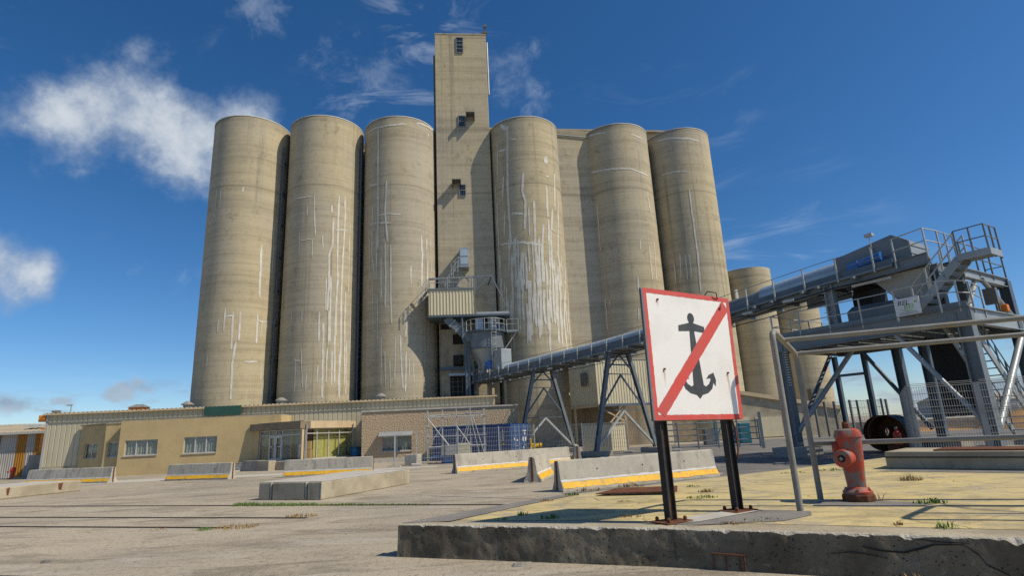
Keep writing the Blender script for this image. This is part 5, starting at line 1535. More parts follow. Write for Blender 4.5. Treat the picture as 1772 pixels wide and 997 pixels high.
# outrigger stanchions and cables
rails = MB()
for h in (.98, .52):
    rails.tube([(s_, O0 - .1, deck_z(s_) + h) for s_ in SS + [5.3]], .015, 5)
rails.build('handrail', 'steel_grey', t)
s_ = -28.9
while s_ < 5.2:
    z = deck_z(s_)
    MB().bar((s_, O0 - .11, z - .05), (s_, O0 - .11, z + (1.0 if s_ > -5 else .80)), .055, .055, (1, 0, 0)).build('rail_post', 'galvanised', t)
    s_ += 1.45
cb = MB()
for k, (o_, dz) in enumerate(((.2, -.22), (.5, -.28), (1.6, -.3))):
    cb.tube([(s_, o_, deck_z(s_) + dz - .05 * abs(math.sin(s_ * 1.1))) for s_ in [-26 + i * .7 for i in range(45)]], .02, 4)
cb.build('cable', 'cable_black', t)
for s_ in (-24, -17.5, -12, -6.5, -3.2, -1.5, .6):
    MB().box(s_, s_ + .5, -.1, .02, deck_z(s_) - .3, deck_z(s_) - .2).build('junction_box', 'galvanised', t)
# tail end gear
MB().box(-26.3, -25.2, .9, 1.9, 6.55, 8.4).build('control_cabinet', 'steel_light', t, bevel=.02)
MB().box(-26.1, -25.4, .87, .895, 6.75, 7.25).build('cabinet_door', 'conveyor_cover', t)
for k in (-27.2, -26.9):
    MB().lathe([(.28, 6.9), (.28, 7.5), (.1, 7.6)], (k, .8), 12).build('motor', 'motor_blue', t, True)
MB().box(-28.6, -27.6, .6, 1.0, 6.5, 7.6).build('gate_frame', 'galvanised', t)
fr = MB()
for s2 in (-29.0, -28.0):
    for o_ in (.3, .9):
        fr.bar((s2, o_, 6.0), (s2, o_, 7.9), .06)
fr.bar((-29.0, .3, 7.9), (-28.0, .3, 7.9), .06)
fr.bar((-29.0, .3, 7.0), (-28.0, .3, 7.0), .06)
fr.build('gate_frame', 'galvanised', t)
# head box, motor and hopper in the tower
hb = MB()
P0, P1 = 2.56, 5.5
z0, z1 = deck_z(P0) + .12, deck_z(P1) + .1
hb.add([(P0, 1.0, z0), (P1, 1.0, z1), (P1, 2.6, z1), (P0, 2.6, z0), (P0, 1.0, z0 + 1.05), (P1 - .55, 1.0, z1 + 1.35), (P1 - .55, 2.6, z1 + 1.35), (P0, 2.6, z0 + 1.05), (P1, 1.0, z1 + .95), (P1, 2.6, z1 + .95)],
       [(0, 3, 2, 1), (0, 1, 8, 5, 4), (1, 2, 9, 8), (3, 7, 6, 9, 2), (4, 5, 6, 7), (5, 8, 9, 6), (0, 4, 7, 3)])
hb.build('head_box', 'steel_grey', t)
for k in range(3):
    MB().box(P1 + .003, P1 + .05, .95, 2.65, z1 + .08 + k * .33, z1 + .14 + k * .33).build('head_rib', 'steel_light', t)
MB().box(P1 + .002, P1 + .02, 1.03, 2.57, z1 + .0, z1 + .93).build('head_plate', 'steel_light', t)
mt = MB().tube([(3.75, .62, deck_z(3) + .55), (4.55, .62, deck_z(4.5) + .62)], .18, 14)
mt = mt.build('motor', 'motor_blue', t, True)
MB().tube([(4.55, .62, deck_z(4.5) + .62), (4.63, .62, deck_z(4.5) + .625)], .20, 14).build('motor_cap', 'motor_blue', mt, True)
MB().box(3.3, 3.74, .45, .8, deck_z(3) + .3, deck_z(3) + .72).build('gearbox', 'motor_blue', mt, bevel=.03)
MB().box(3.3, 4.9, .4, .9, deck_z(3) + .22, deck_z(3) + .29).build('motor_bed', 'steel_grey', mt)

# A-frame trestles
for s_, lab in ((-19.5, 'steel trestle under the conveyor beside the blue container'), (-11.3, 'steel trestle under the conveyor in front of the small beige shed')):
    tt = thing('conveyor_trestle', lab, 'trestle', (TL[0] + .5424 * s_, TL[1] - .8401 * s_, 0), TRZ, 'trestles under the conveyor')
    zt = deck_z(s_) - .12
    A0, A1, B0, B1 = (0, -1.45, .3), (0, .15, zt), (0, 3.35, .3), (0, 1.75, zt)
    for a, b in ((A0, A1), (B0, B1)):
        MB().ibeam(a, b, .22, .24, .03, (1, 0, 0)).build('leg', 'steel_grey', tt)
        MB().box(-.8, .8, a[1] - .55, a[1] + .55, 0, .32).build('footing', 'grey_concrete', tt, bevel=.03)

    def lerp(a, b, k):
        return tuple(Vector(a).lerp(Vector(b), k))
    for ka, kb in ((.88, .88), (.78, .78), (.40, .40)):
        MB().bar(lerp(A0, A1, ka), lerp(B0, B1, kb), .05 if ka < .8 else .08).build('tie', 'steel_blue', tt)
    mid = (0, .95, 0)
    for z_, kk, w_ in ((.40, .02, .12), (.78, .42, .09), (1.0, .80, .08)):
        zc = .3 + (zt - .3) * z_
        top = (0, .95, zc - .05)
        for a, b in ((A0, A1), (B0, B1)):
            MB().bar(top, lerp(a, b, kk), w_).build('brace', 'galvanised' if w_ > .1 else 'steel_blue', tt)

# ------------------------------------------------------------------ steel transfer tower
t = thing('transfer_tower', 'grey steel transfer tower with railed decks, stairs and round braces on the right', 'tower', TL, TRZ)
DZ0, DZ1 = 4.5, 5.12
# pillars
for s_, o_, z1_ in ((0, .15, 4.95), (7.0, .15, 4.95), (7.0, 4.75, 6.5), (2.45, 5.2, 4.5), (3.55, 5.2, 4.5)):
    w = .42 if o_ < 1 else .34
    MB().ibeam((s_, o_, .3), (s_, o_, z1_), w, w, .035, (1, 0, 0)).build('pillar', 'steel_grey' if o_ < 1 else 'steel_blue', t)
    MB().box(s_ - .8, s_ + .8, o_ - .6, o_ + .6, 0, .42).build('footing', 'grey_concrete', t, bevel=.03)
# deck
for o_ in (0, 5.35):
    MB().ibeam((-.25, o_, 4.8), (7.25, o_, 4.8), .22, .62, .03).build('edge_beam', 'steel_grey', t)
for s_ in (-.15, 7.12):
    MB().ibeam((s_, .12, 4.8), (s_, 5.9, 4.8), .22, .58, .03).build('edge_beam', 'steel_light' if s_ > 1 else 'steel_grey', t)
for k in range(9):
    s_ = .6 + k * .78
    MB().ibeam((s_, .1, 4.78), (s_, 5.25, 4.78), .12, .3, .02).build('joist', 'steel_grey', t)
gr = MB()
for k in range(48):
    s_ = -.1 + k * .15
    gr.box(s_, s_ + .085, .12, 5.25, 5.04, 5.08)
for k in range(10):
    gr.box(-.1, 7.1, .2 + k * .55, .23 + k * .55, 5.02, 5.039)
gr.build('grating_deck', 'steel_grey', t)
MB().box(-.2, 7.2, -.02, .01, 5.12, 5.30).build('toe_plate', 'steel_grey', t)
rail_run(t, [(-.15, 3.0, 5.12), (-.15, .0, 5.12), (5.0, .0, 5.12)], h=1.0, post=1.45)
rail_run(t, [(5.0, 0, 5.12), (5.2, -.5, 5.12), (6.6, -.5, 5.12), (7.0, .0, 5.12), (7.15, .7, 5.12), (7.15, 1.6, 5.0)], h=.95, post=1.0)
rail_run(t, [(-.15, 3.0, 5.12), (-.15, 5.3, 5.12), (2.0, 5.3, 5.12)], h=1.0, post=1.3, mname='steel_light')
# upper posts and side frame carrying the conveyor
for s_ in (2.45,):
    MB().ibeam((s_, .45, 5.1), (s_, .45, deck_z(s_)), .34, .34, .03, (1, 0, 0)).build('pillar', 'steel_light', t)
    MB().ibeam((s_, 2.7, 5.1), (s_, 2.7, deck_z(s_)), .34, .34, .03, (1, 0, 0)).build('pillar', 'steel_grey', t)
    for k in range(7):
        MB().tube([(s_ - .25, .22, 5.3 + k * .28), (s_ + .05, .22, 5.3 + k * .28)], .015, 5).build('rung', 'galvanised', t)
MB().ibeam((6.2, .9, 5.1), (6.2, .9, 7.0), .3, .3, .03, (1, 0, 0)).build('pillar', 'steel_grey', t)
MB().ibeam((6.2, 2.9, 5.1), (6.2, 2.9, 7.0), .3, .3, .03, (1, 0, 0)).build('pillar', 'steel_grey', t)
MB().ibeam((-2.3, .42, deck_z(-2.3) + .02), (6.3, .42, deck_z(6.2) + .02), .2, .42, .025).build('upper_beam', 'steel_grey', t)
MB().ibeam((0, 2.9, deck_z(0) + .02), (6.3, 2.9, deck_z(6.2) + .02), .2, .42, .025).build('upper_beam', 'steel_grey', t)
MB().box(2.7, 6.1, .55, 2.7, 6.98, 7.05).build('upper_floor', 'steel_grey', t)
MB().box(3.4, 4.9, .35, .42, 6.70, 6.80).build('lamp_tube', 'pale_concrete', t)
MB().box(2.85, 3.5, 1.6, 3.0, 5.1, 6.9).build('dark_panel', 'rubber_dark', t)
# chute hopper down from head box
hp = MB()
hp.add([(4.0, .8, 6.95), (6.1, .8, 6.95), (6.1, 2.6, 6.95), (4.0, 2.6, 6.95), (4.9, 1.2, 5.6), (5.6, 1.2, 5.6), (5.6, 2.0, 5.6), (4.9, 2.0, 5.6)], [(0, 3, 2, 1), (4, 5, 6, 7), (0, 1, 5, 4), (1, 2, 6, 5), (2, 3, 7, 6), (3, 0, 4, 7)])
hp.build('chute_hopper', 'steel_light', t)
bx = MB()
bx.add([(2.95, .5, 5.15), (4.75, .5, 5.15), (4.75, 1.7, 5.15), (2.95, 1.7, 5.15), (2.95, .5, 5.75), (4.75, .5, 5.72), (4.75, 1.7, 5.72), (2.95, 1.7, 5.75), (3.05, .8, 5.98), (4.7, .8, 5.95), (4.7, 1.5, 5.95), (3.05, 1.5, 5.98)],
       [(0, 3, 2, 1), (0, 1, 5, 4), (1, 2, 6, 5), (2, 3, 7, 6), (3, 0, 4, 7), (4, 5, 9, 8), (5, 6, 10, 9), (6, 7, 11, 10), (7, 4, 8, 11), (8, 9, 10, 11)])
bx.build('belt_box', 'steel_grey', t)
for k in range(3):
    MB().box(4.95 + k * .3, 5.02 + k * .3, .55, 1.6, 5.15, 5.62).build('box_rib', 'steel_light', t)
MB().box(4.77, 6.0, .6, 1.6, 5.15, 5.55).build('belt_box', 'steel_light', t)
# camera pole
cpole = MB().tube([(4.2, .9, 7.3), (4.2, .9, 8.75)], .025, 6)
cpole.box(4.05, 4.35, .8, 1.0, 8.72, 8.85)
cpole.build('camera_pole', 'galvanised', t)
# head deck rails
rail_run(t, [(5.2, .3, 7.2), (6.3, .3, 7.3), (6.4, 1.2, 7.3), (6.4, 2.6, 7.3)], h=1.0, post=.9)
# upper stair from deck to the top landing
S0, S1, ZA, ZB = 5.65, 7.3, 5.12, 6.80
for o_ in (.0, .75):
    MB().bar((S0, o_, ZA + .1), (S1, o_, ZB), .05, .26).build('stringer', 'steel_light', t)
for k in range(8):
    f = (k + .6) / 8
    MB().box(S0 + (S1 - S0) * f - .12, S0 + (S1 - S0) * f + .13,   .03, .72, ZA + (ZB - ZA) * f - .02, ZA + (ZB - ZA) * f + .015).build('tread', 'steel_grey', t)
for o_ in (.0, .75):
    rail_run(t, [(S0, o_, ZA + .1), (S1, o_, ZB)], h=.95, post=.75, mname='galvanised')
# top landing
MB().box(7.28, 8.2, -.05, .9, 6.76, 6.82).build('landing', 'steel_grey', t)
MB().box(7.28, 8.25, -.10, -.05, 6.68, 6.92).build('landing_edge', 'steel_light', t)
MB().box(8.20, 8.25, -.05, .9, 6.68, 6.92).build('landing_edge', 'steel_light', t)
rail_run(t, [(7.32, -.05, 6.82), (8.2, -.05, 6.82), (8.22, .9, 6.82)], h=.95, post=.5, mname='steel_grey')
MB().box(6.5, 7.1, .95, 4.9, 6.52, 6.60).build('top_deck', 'steel_grey', t)
MB().ibeam((7.05, .9, 6.42), (7.05, 4.9, 6.42), .2, .36, .025).build('edge_beam', 'steel_light', t)
MB().ibeam((6.5, 4.8, 6.42), (7.1, 4.8, 6.42), .2, .36, .025).build('edge_beam', 'steel_light', t)
rail_run(t, [(7.05, 1.0, 6.60), (7.1, 4.8, 6.60), (6.5, 4.8, 6.60)], h=1.0, post=1.1, mname='steel_grey')
MB().tube([(7.0, 5.0, 4.95), (7.1, 2.2, 6.3)], .09, 8).build('brace', 'steel_light', t, True)
MB().tube([(6.9, 1.0, 5.2), (7.0, 1.9, 6.3)], .09, 8).build('brace', 'galvanised', t, True)
# junction boxes and orange lamp on poles on the deck
MB().box(6.9, 7.3, 2.6, 2.8, 5.4, 6.0).build('junction_box', 'frame_dark', t)
MB().bar((7.1, 3.0, 5.0), (7.1, 3.0, 6.05), .06).build('pole', 'frame_dark', t)
MB().bar((7.1, 3.25, 4.95), (7.1, 3.25, 6.0), .06).build('pole', 'frame_dark', t)
MB().box(7.0, 7.3, 3.35, 3.6, 5.15, 5.42).build('warning_lamp', 'orange_paint', t, bevel=.03)
# braces
for a, b, r_ in (((4.75, .1, 4.5), (7.0, .1, .95), .085), ((7.1, 5.0, 4.5), (7.05, .5, .95), .12), ((.05, .1, .9), (1.9, 2.6, 4.5), .10), ((.0, .4, .9), (-.05, 4.2, 4.5), .09), ((1.0, 5.2, 4.5), (3.2, 5.2, .9), .09)):
    MB().tube([a, b], r_, 10).build('brace', 'steel_light' if r_ > .08 and a[1] < .2 or a[1] == 5.0 else 'steel_blue', t, True)
MB().bar((-.4, 5.2, 3.55), (1.0, 5.2, 3.55), .12).build('tie', 'steel_blue', t)
for s_ in (-.42, .98):
    MB().ibeam((s_, 5.2, .1), (s_, 5.2, 4.5), .2, .2, .02, (1, 0, 0)).build('pillar', 'steel_blue', t)
MB().box(3.9, 5.05, 4.9, 5.3, 1.4, 4.5).build('dark_panel', 'rubber_dark', t)
for k in range(14):
    MB().box(.22, .34, -.05, .06, 3.0 + k * .11, 3.05 + k * .11).build('rung', 'galvanised', t)
# lower stair, going down below the deck towards the back
O0_, O1_, ZA, ZB = .9, 5.35, 5.0, .65
for s_ in (5.95, 6.75):
    MB().bar((s_, O0_, ZA), (s_, O1_, ZB), .06, .28).build('stringer', 'steel_light', t)
for k in range(17):
    f = (k + .5) / 17
    MB().box(5.99, 6.71, O0_ + (O1_ - O0_) * f - .12, O0_ + (O1_ - O0_) * f + .12, ZA + (ZB - ZA) * f - .015, ZA + (ZB - ZA) * f + .015).build('tread', 'steel_grey', t)
for s_ in (5.95, 6.75):
    rail_run(t, [(s_, O0_ + .9, ZA - .88), (s_, O1_, ZB)], h=.95, post=.9, mname='steel_grey')
MB().box(5.8, 7.4, 5.4, 7.2, .5, .58).build('stair_landing', 'steel_grey', t)

# company board on the deck rail
bt = Vector((TL[0] + .5424 * 5.62 + .8401 * -.58, TL[1] - .8401 * 5.62 + .5424 * -.58, 0))
t = thing('company_board', 'white board with green and dark lettering hung on the tower railing', 'sign', (bt.x, bt.y, 5.0), TRZ)
MB().box(-.4, .42, -.03, 0, .05, .68).build('panel', 'white_board', t)


def text(body, parent, m, size, loc, ext=.003, shear=0.0, rotx=90):
    cu_ = bpy.data.curves.new('lettering', 'FONT')
    cu_.body = body
    cu_.size = size
    cu_.extrude = ext
    cu_.shear = shear
    cu_.align_x = 'LEFT'
    ob = bpy.data.objects.new('tmp_text', cu_)
    COL.objects.link(ob)
    dg = bpy.context.evaluated_depsgraph_get()
    me = bpy.data.meshes.new_from_object(ob.evaluated_get(dg))
    bpy.data.objects.remove(ob)
    me.materials.clear()
    me.materials.append(MATS[m])
    o = bpy.data.objects.new('lettering', me)
    COL.objects.link(o)
    o.parent = parent
    o.location = loc
    o.rotation_euler = (R(rotx), 0, 0)
    return o


text('REL', t, 'logo_dark', .24, (-.30, -.034, .43), shear=.2)
text('REI', t, 'logo_green', .24, (-.12, -.034, .27), shear=.2)
sw = MB()
pts = [(-.36 + .6 * k / 10, .36 - .14 * math.sin(math.pi * k / 14)) for k in range(11)]
sw.add([(x, -.035, z) for x, z in pts] + [(x, -.035, z - .025 * math.sin(math.pi * (k + .5) / 12)) for k, (x, z) in enumerate(pts)], [(k, k + 1, 12 + k, 11 + k) for k in range(10)])
sw.build('swoosh', 'logo_green', t)
star = [(.30 + (.07 if k % 2 == 0 else .028) * math.sin(k * math.pi / 5), .50 + (.07 if k % 2 == 0 else .028) * math.cos(k * math.pi / 5)) for k in range(10)]
MB().add([(x, -.035, z) for x, z in star], [tuple(range(10))]).build('star', 'logo_green', t)
for z in (.14, .09):
    MB().box(-.3, .3, -.036, -.031, z, z + .018).build('small_print', 'cabinet_grey', t)

# ------------------------------------------------------------------ loading shed, small shed, gate, annex
def two_face(name, label, C_, Lp, Rp, z0, z1, m, pitch=.25):
    """clad box with its corner C_ towards the yard, faces running to Lp (left) and Rp (right)"""
    C_, Lp, Rp = Vector(C_), Vector(Lp), Vector(Rp)
    t = thing(name, label, 'shed', (C_.x, C_.y, 0))
    D = Lp + Rp - C_
    for P, Q in ((Lp, C_), (C_, Rp)):
        e = Q - P
        L = e.length
        e /= L
        n_ = Vector((-e.y, e.x))
        mb = corrugated(MB(), 0, L, z0, z1, 0, pitch, .035, .05)
        mb.v = [(P.x - C_.x + e.x * x + n_.x * y, P.y - C_.y + e.y * x + n_.y * y, z) for x, y, z in mb.v]
        mb.build('cladding', m, t)
    def sh(p, k=.03):
        ctr = (Lp + Rp) / 2
        q = p + (ctr - p).normalized() * k
        return (q.x - C_.x, q.y - C_.y)
    MB().prism([sh(C_, .09), sh(Rp, .09), sh(D, .09), sh(Lp, .09)], z0 + .02, z1 - .02).build('core', m, t)
    MB().prism([sh(C_, -.12), sh(Rp, -.12), sh(D, -.12), sh(Lp, -.12)], z1 + .002, z1 + .12).build('roof', 'roof_sheet', t)
    return t


t = two_face('loading_shed', 'raised beige ribbed loading shed behind the conveyor and the anchor sign', (6.45, 46.2), (4.55, 49.7), (12.2, 48.4), 3.45, 7.0, 'cladding_cream')
for p in ((.1, .3), (5.3, 2.1), (-1.6, 3.2), (2.2, 1.0)):
    MB().bar((p[0], p[1], 0), (p[0], p[1], 3.4), .18).build('leg', 'fascia_cream', t)
for a, b in (((2.2, 1.0, 3.3), (.1, .3, 1.2)), ((2.2, 1.0, .4), (.1, .3, 1.9)), ((2.2, 1.0, 1.8), (.1, .3, 1.8)), ((.1, .3, 3.2), (2.2, 1.0, 2.0))):
    MB().bar(a, b, .1).build('brace', 'fascia_cream', t)
wd = MB().add([(-1.05, 1.72, 5.0), (-.62, .95, 5.0), (-.62, .95, 6.1), (-1.05, 1.72, 6.1)], [(0, 1, 2, 3)])
wd.v = [(x - .07, y - .04, z) for x, y, z in wd.v]
wd.build('window', 'frame_dark', t)
MB().bar((-1.9, 3.4, 3.35), (0, -.05, 3.35), .12, .2).build('base_beam', 'fascia_cream', t)
MB().bar((0, -.05, 3.35), (5.7, 2.15, 3.35), .12, .2).build('base_beam', 'steel_blue', t)
MB().box(-2.2, 0, 3.6, 5.2, 6.9, 8.2).build('roof_unit', 'roof_sheet', t)

t = two_face('small_shed', 'small beige ribbed shed standing between the conveyor legs', (6.2, 39.3), (4.3, 40.0), (7.25, 40.1), 0.05, 1.82, 'cladding_cream', .2)
MB().box(-.75, -.42, .02, .10, .55, .95).build('vent', 'frame_dark', t)

t = thing('tank_wall', 'dark recessed wall under the raised loading shed', 'wall', (3.0, 51.2, 0), 10)
MB().box(0, 13.5, 0, .4, 0, 3.6).build('wall', 'fascia_shaded', t)

# tubular yard gate
G0, G1 = Vector((8.7, 36.9)), Vector((14.3, 35.2))
t = thing('yard_gate', 'grey tubular steel gate behind the anchor sign posts', 'gate', (G0.x, G0.y, 0), math.degrees(math.atan2(G1.y - G0.y, G1.x - G0.x)))
GL = (G1 - G0).length
for z in (.22, .55, .9, 1.25, 1.6):
    MB().tube([(0, 0, z), (GL, 0, z)], .035, 8).build('bar', 'gate_grey', t, True)
for k in range(6):
    MB().bar((GL * k / 5, 0, .1), (GL * k / 5, 0, 1.7), .09).build('upright', 'gate_grey', t)
MB().bar((GL + .15, 0, 0), (GL + .15, 0, 2.1), .16).build('gate_post', 'gate_grey', t)
MB().bar((-.15, 0, 0), (-.15, 0, 2.1), .16).build('gate_post', 'gate_grey', t)

t = thing('concrete_annex', 'low cream annex with a pale sloping roof edge beyond the gate', 'building', (21.0, 54.5, 0), 0)
MB().add([(-1.5, 0, 0), (9.0, 0, 0), (9.0, 0, 2.3), (-1.5, 0, 4.4), (-1.5, 5, 0), (9.0, 5, 0), (9.0, 5, 2.3), (-1.5, 5, 4.4)], [(0, 1, 2, 3), (5, 4, 7, 6), (1, 5, 6, 2), (4, 0, 3, 7), (3, 2, 6, 7), (0, 4, 5, 1)]).build('wall', 'old_concrete', t)
MB().bar((-1.6, -.1, 4.5), (9.1, -.1, 2.4), .3, .35).build('roof_edge', 'fascia_cream', t)
MB().box(1.0, 3.4, -.06, -.01, .1, 1.9).build('door', 'cladding_cream', t)
MB().box(-1.0, .4, -.06, -.01, .1, 2.0).build('door', 'cladding_cream', t)
MB().box(4.0, 4.3, -.06, -.01, 1.3, 1.6).build('notice', 'marking_white', t)
t = thing('teal_pump', 'teal pump frame showing between the sign posts', 'pump', (14.8, 44.5, 0))
for x in (0, .7, 1.4):
    MB().bar((x, 0, 0), (x, 0, 2.0), .12).build('leg', 'teal_paint', t)
MB().bar((0, 0, 1.9), (1.4, 0, 1.9), .12).build('beam', 'teal_paint', t)
MB().bar((0, 0, .4), (.7, 0, 1.6), .08).build('brace', 'teal_paint', t)
MB().box(1.7, 2.6, -.3, .3, 0, 1.5).build('tank', 'teal_paint', t, bevel=.08)
MB().box(-.9, -.15, -.3, .3, 0, 1.2).build('motor', 'frame_dark', t, bevel=.05)

# ------------------------------------------------------------------ anchor sign
SP1, SE = Vector((1.859, 7.582)), Vector((.85858, .51269))
t = thing('anchor_sign', 'white square sign with a black anchor crossed by a red bar', 'sign', (1.859, 7.582, 0), math.degrees(math.atan2(SE.y, SE.x)))
Y = -.06           # board front plane in local y
TLc, TRc, BRc, BLc = (-.162, 3.412), (1.552, 3.388), (1.505, 1.632), (-.180, 1.662)
MB().slab([(x, Y + .001, z) for x, z in (BLc, BRc, TRc, TLc)], (0, .03, 0)).build('panel', 'sign_white', t)
MB().slab([(x, Y + .033, z) for x, z in ((BLc[0] - .012, BLc[1] - .01), (BRc[0] + .004, BRc[1] - .01), (TRc[0] + .004, TRc[1] + .004), (TLc[0] - .012, TLc[1] + .004))], (0, .02, 0)).build('backing', 'sign_edge', t)
iTL, iTR, iBR, iBL = (-.098, 3.345), (1.485, 3.322), (1.437, 1.702), (-.112, 1.728)


def rag(p, q, n, amp, seed):
    rs = random.Random(seed)
    return [(p[0] + (q[0] - p[0]) * k / n + (rs.uniform(-amp, amp) if 0 < k < n else 0), p[1] + (q[1] - p[1]) * k / n + (rs.uniform(-amp, amp) if 0 < k < n else 0)) for k in range(n + 1)]


for i, (o1, o2, i1, i2) in enumerate(((TLc, TRc, iTL, iTR), (TRc, BRc, iTR, iBR), (BRc, BLc, iBR, iBL), (BLc, TLc, iBL, iTL))):
    n = 40
    a = rag(o1, o2, n, .0012, i)
    b = rag(i1, i2, n, .0035, i + 9)
    MB().add([(x, Y - .001, z) for x, z in a] + [(x, Y - .001, z) for x, z in b], [(k, k + 1, n + 2 + k, n + 1 + k) for k in range(n)]).build('red_border', 'sign_red', t)
n = 60
a = rag((-.13, 1.79), (1.40, 3.34), n, .003, 21)
b = rag((.0, 1.70), (1.50, 3.20), n, .003, 22)
MB().add([(x, Y - .004, z) for x, z in a] + [(x, Y - .004, z) for x, z in b], [(k, k + 1, n + 2 + k, n + 1 + k) for k in range(n)]).build('red_bar', 'sign_red', t)
AY = Y - .0025
AX = .690
an = MB()
ring = [(AX + .006 + .066 * math.cos(R(k * 15)), 3.037 + .076 * math.sin(R(k * 15))) for k in range(24)]
an.add([(x, AY, z) for x, z in ring], [tuple(range(24))])
an.add([(x, AY - .0002, z) for x, z in ((.437, 2.925), (.655, 2.972), (.72, 2.972), (.945, 2.925), (.94, 2.84), (.75, 2.855), (.64, 2.855), (.43, 2.843))], [tuple(range(8))])
an.add([(x, AY, z) for x, z in ((.650, 2.98), (.722, 2.98), (.790, 2.10), (.690, 2.0), (.592, 2.10))], [(0, 1, 2, 3, 4)])
half = [(0, 1.922), (.058, 1.975), (.172, 1.999), (.259, 2.057), (.300, 2.143), (.334, 2.088), (.357, 2.177), (.321, 2.280), (.220, 2.245), (.164, 2.190), (.236, 2.202), (.254, 2.190), (.209, 2.125), (.141, 2.088), (.085, 2.115), (0, 2.2)]
an.add([(AX + x, AY + .0002, z) for x, z in half], [tuple(range(len(half)))])
an.add([(AX - x, AY + .0002, z) for x, z in reversed(half)], [tuple(range(len(half)))])
an.build('anchor', 'sign_black', t)
for bx_, bz in ((.089, 3.263), (.075, 2.316), (1.307, 2.278), (1.315, 3.22)):
    MB().tube([(bx_, Y + .01, bz), (bx_, Y - .022, bz)], .014, 6).build('bolt', 'rust', t)
for px_ in (0.0, 1.245):
    po = MB()
    po.ibeam((px_, .03, PZ + .03), (px_, .03, 3.2), .095, .125, .012, (1, 0, 0))
    po = po.build('post', 'black_steel', t)
    MB().box(px_ - .22, px_ + .22, -.13, .19, PZ + .008, PZ + .022).build('base_plate', 'rust', po, bevel=.003)
    for sx_ in (-1, 1):
        for sy_ in (-.07, .13):
            MB().lathe([(.024, PZ + .028), (.024, PZ + .06), (.012, PZ + .075)], (px_ + sx_ * .14, sy_), 6).build('anchor_bolt', 'rust', po)
MB().tube([(1.30, Y - .01, 3.36), (1.24, Y - .05, 3.44), (1.15, Y + .03, 3.47), (1.12, Y + .06, 3.42)], .009, 5).build('wire_loop', 'cable_black', t)
MB().tube([(1.33, -.03, 3.36), (1.36, -.06, 3.28), (1.33, -.07, 3.2)], .008, 5).build('wire_loop', 'cable_black', t)
MB().tube([(1.36, .02, 1.62), (1.42, .03, 1.5), (1.42, .03, 1.2), (1.36, .02, 1.1)], .014, 6).build('hose', 'rust', t)

# ------------------------------------------------------------------ pipe guard frames
def guard(off, label, length):
    t = thing('pipe_guard', label, 'guard rail', (3.645 + off[0], 8.011 + off[1], PZ), group='pipe guard frames')
    A, B = Vector((0, 0, 0)), Vector((.778, .994, 0))
    at_, bt_ = A + Vector((0, 0, 2.44)), B + Vector((0, 0, 2.16))
    loop = [A - Vector((0, 0, .02)), A + Vector((0, 0, 1.2)), A + Vector((0, 0, 2.26))] + arc_pts(A + Vector((0, 0, 2.28)), at_, at_.lerp(bt_, .2), 6)
    loop += [at_.lerp(bt_, .45)] + arc_pts(at_.lerp(bt_, .86), bt_, B + Vector((0, 0, 1.95)), 6) + [B + Vector((0, 0, 1.0)), B - Vector((0, 0, .02))]
    MB().tube(loop, .042, 12).build('end_loop', 'pipe_paint', t, True)
    d = Vector((.93, -.37, 0)).normalized() * length
    for P in (at_.lerp(bt_, .43), at_.lerp(bt_, .97), B + Vector((0.02, 0, .80))):
        MB().tube([P, P + d * .5, P + d], .036, 10).build('rail', 'pipe_paint', t, True)
    e1 = copy_tree(t.children[0], t)
    e1.name = 'end_loop'
    e1.location = d
    return t


guard((0, 0), 'bent grey pipe guard frame around the red hydrant', 4.6)
guard((2.75, -1.75), 'second pipe guard frame whose bent shadow crosses the yellow floor', 3.0)

# ------------------------------------------------------------------ old fire hydrant
HX, HY = 4.80, 8.66
t = thing('fire_hydrant', 'old faded red fire hydrant column with a rusted base flange', 'hydrant', (HX, HY, PZ), -18)


def rsq(a, b, z, k=3.2, n=28, cx=0, cy=0):
    return [(cx + a * math.copysign(abs(math.cos(2 * math.pi * i / n)) ** (2 / k), math.cos(2 * math.pi * i / n)), cy + b * math.copysign(abs(math.sin(2 * math.pi * i / n)) ** (2 / k), math.sin(2 * math.pi * i / n)), z) for i in range(n)]


def loft(secs, cap=True):
    mb = MB()
    n = len(secs[0])
    mb.add([p for s_ in secs for p in s_], [(i * n + j, i * n + (j + 1) % n, (i + 1) * n + (j + 1) % n, (i + 1) * n + j) for i in range(len(secs) - 1) for j in range(n)])
    if cap:
        mb.add(secs[0], [tuple(reversed(range(n)))])
        mb.add(secs[-1], [tuple(range(n))])
    return mb


body = loft([rsq(.118, .118, .10, 2.6), rsq(.115, .115, .16, 2.8), rsq(.125, .125, .35, 3.2), rsq(.145, .14, .60, 3.6), rsq(.158, .150, .80, 3.8), rsq(.163, .155, .90, 3.8)])
body.build('column', 'hydrant_paint', t, True, angle=60)
cap = []
for k, (a, z) in enumerate(((.172, .885), (.172, .925), (.150, .985), (.10, 1.005))):
    cap.append([(x * (1 + (.035 if (i % 2 and k == 0) else 0)), y * (1 + (.035 if (i % 2 and k == 0) else 0)), zz) for i, (x, y, zz) in enumerate(rsq(a, a * .96, z, 3.4))])
loft(cap).build('cap', 'hydrant_paint', t, True, angle=45)
MB().lathe([(.05, 1.0), (.05, 1.07), (.042, 1.10)], (0, 0), 6).build('operating_nut', 'rust', t)
MB().lathe([(.205, .0), (.215, .02), (.215, .085), (.205, .10)], (0, 0), 10).build('base_flange', 'rust', t, bevel=.006)
MB().lathe([(.19, .101), (.195, .135), (.15, .17), (.12, .20)], (0, 0), 20).build('base_collar', 'hydrant_paint', t, True)
for k in range(6):
    a = R(60 * k + 20)
    MB().lathe([(.022, .136), (.022, .165), (.010, .168), (.010, .185)], (.168 * math.cos(a), .168 * math.sin(a)), 6).build('flange_bolt', 'hydrant_paint', t)
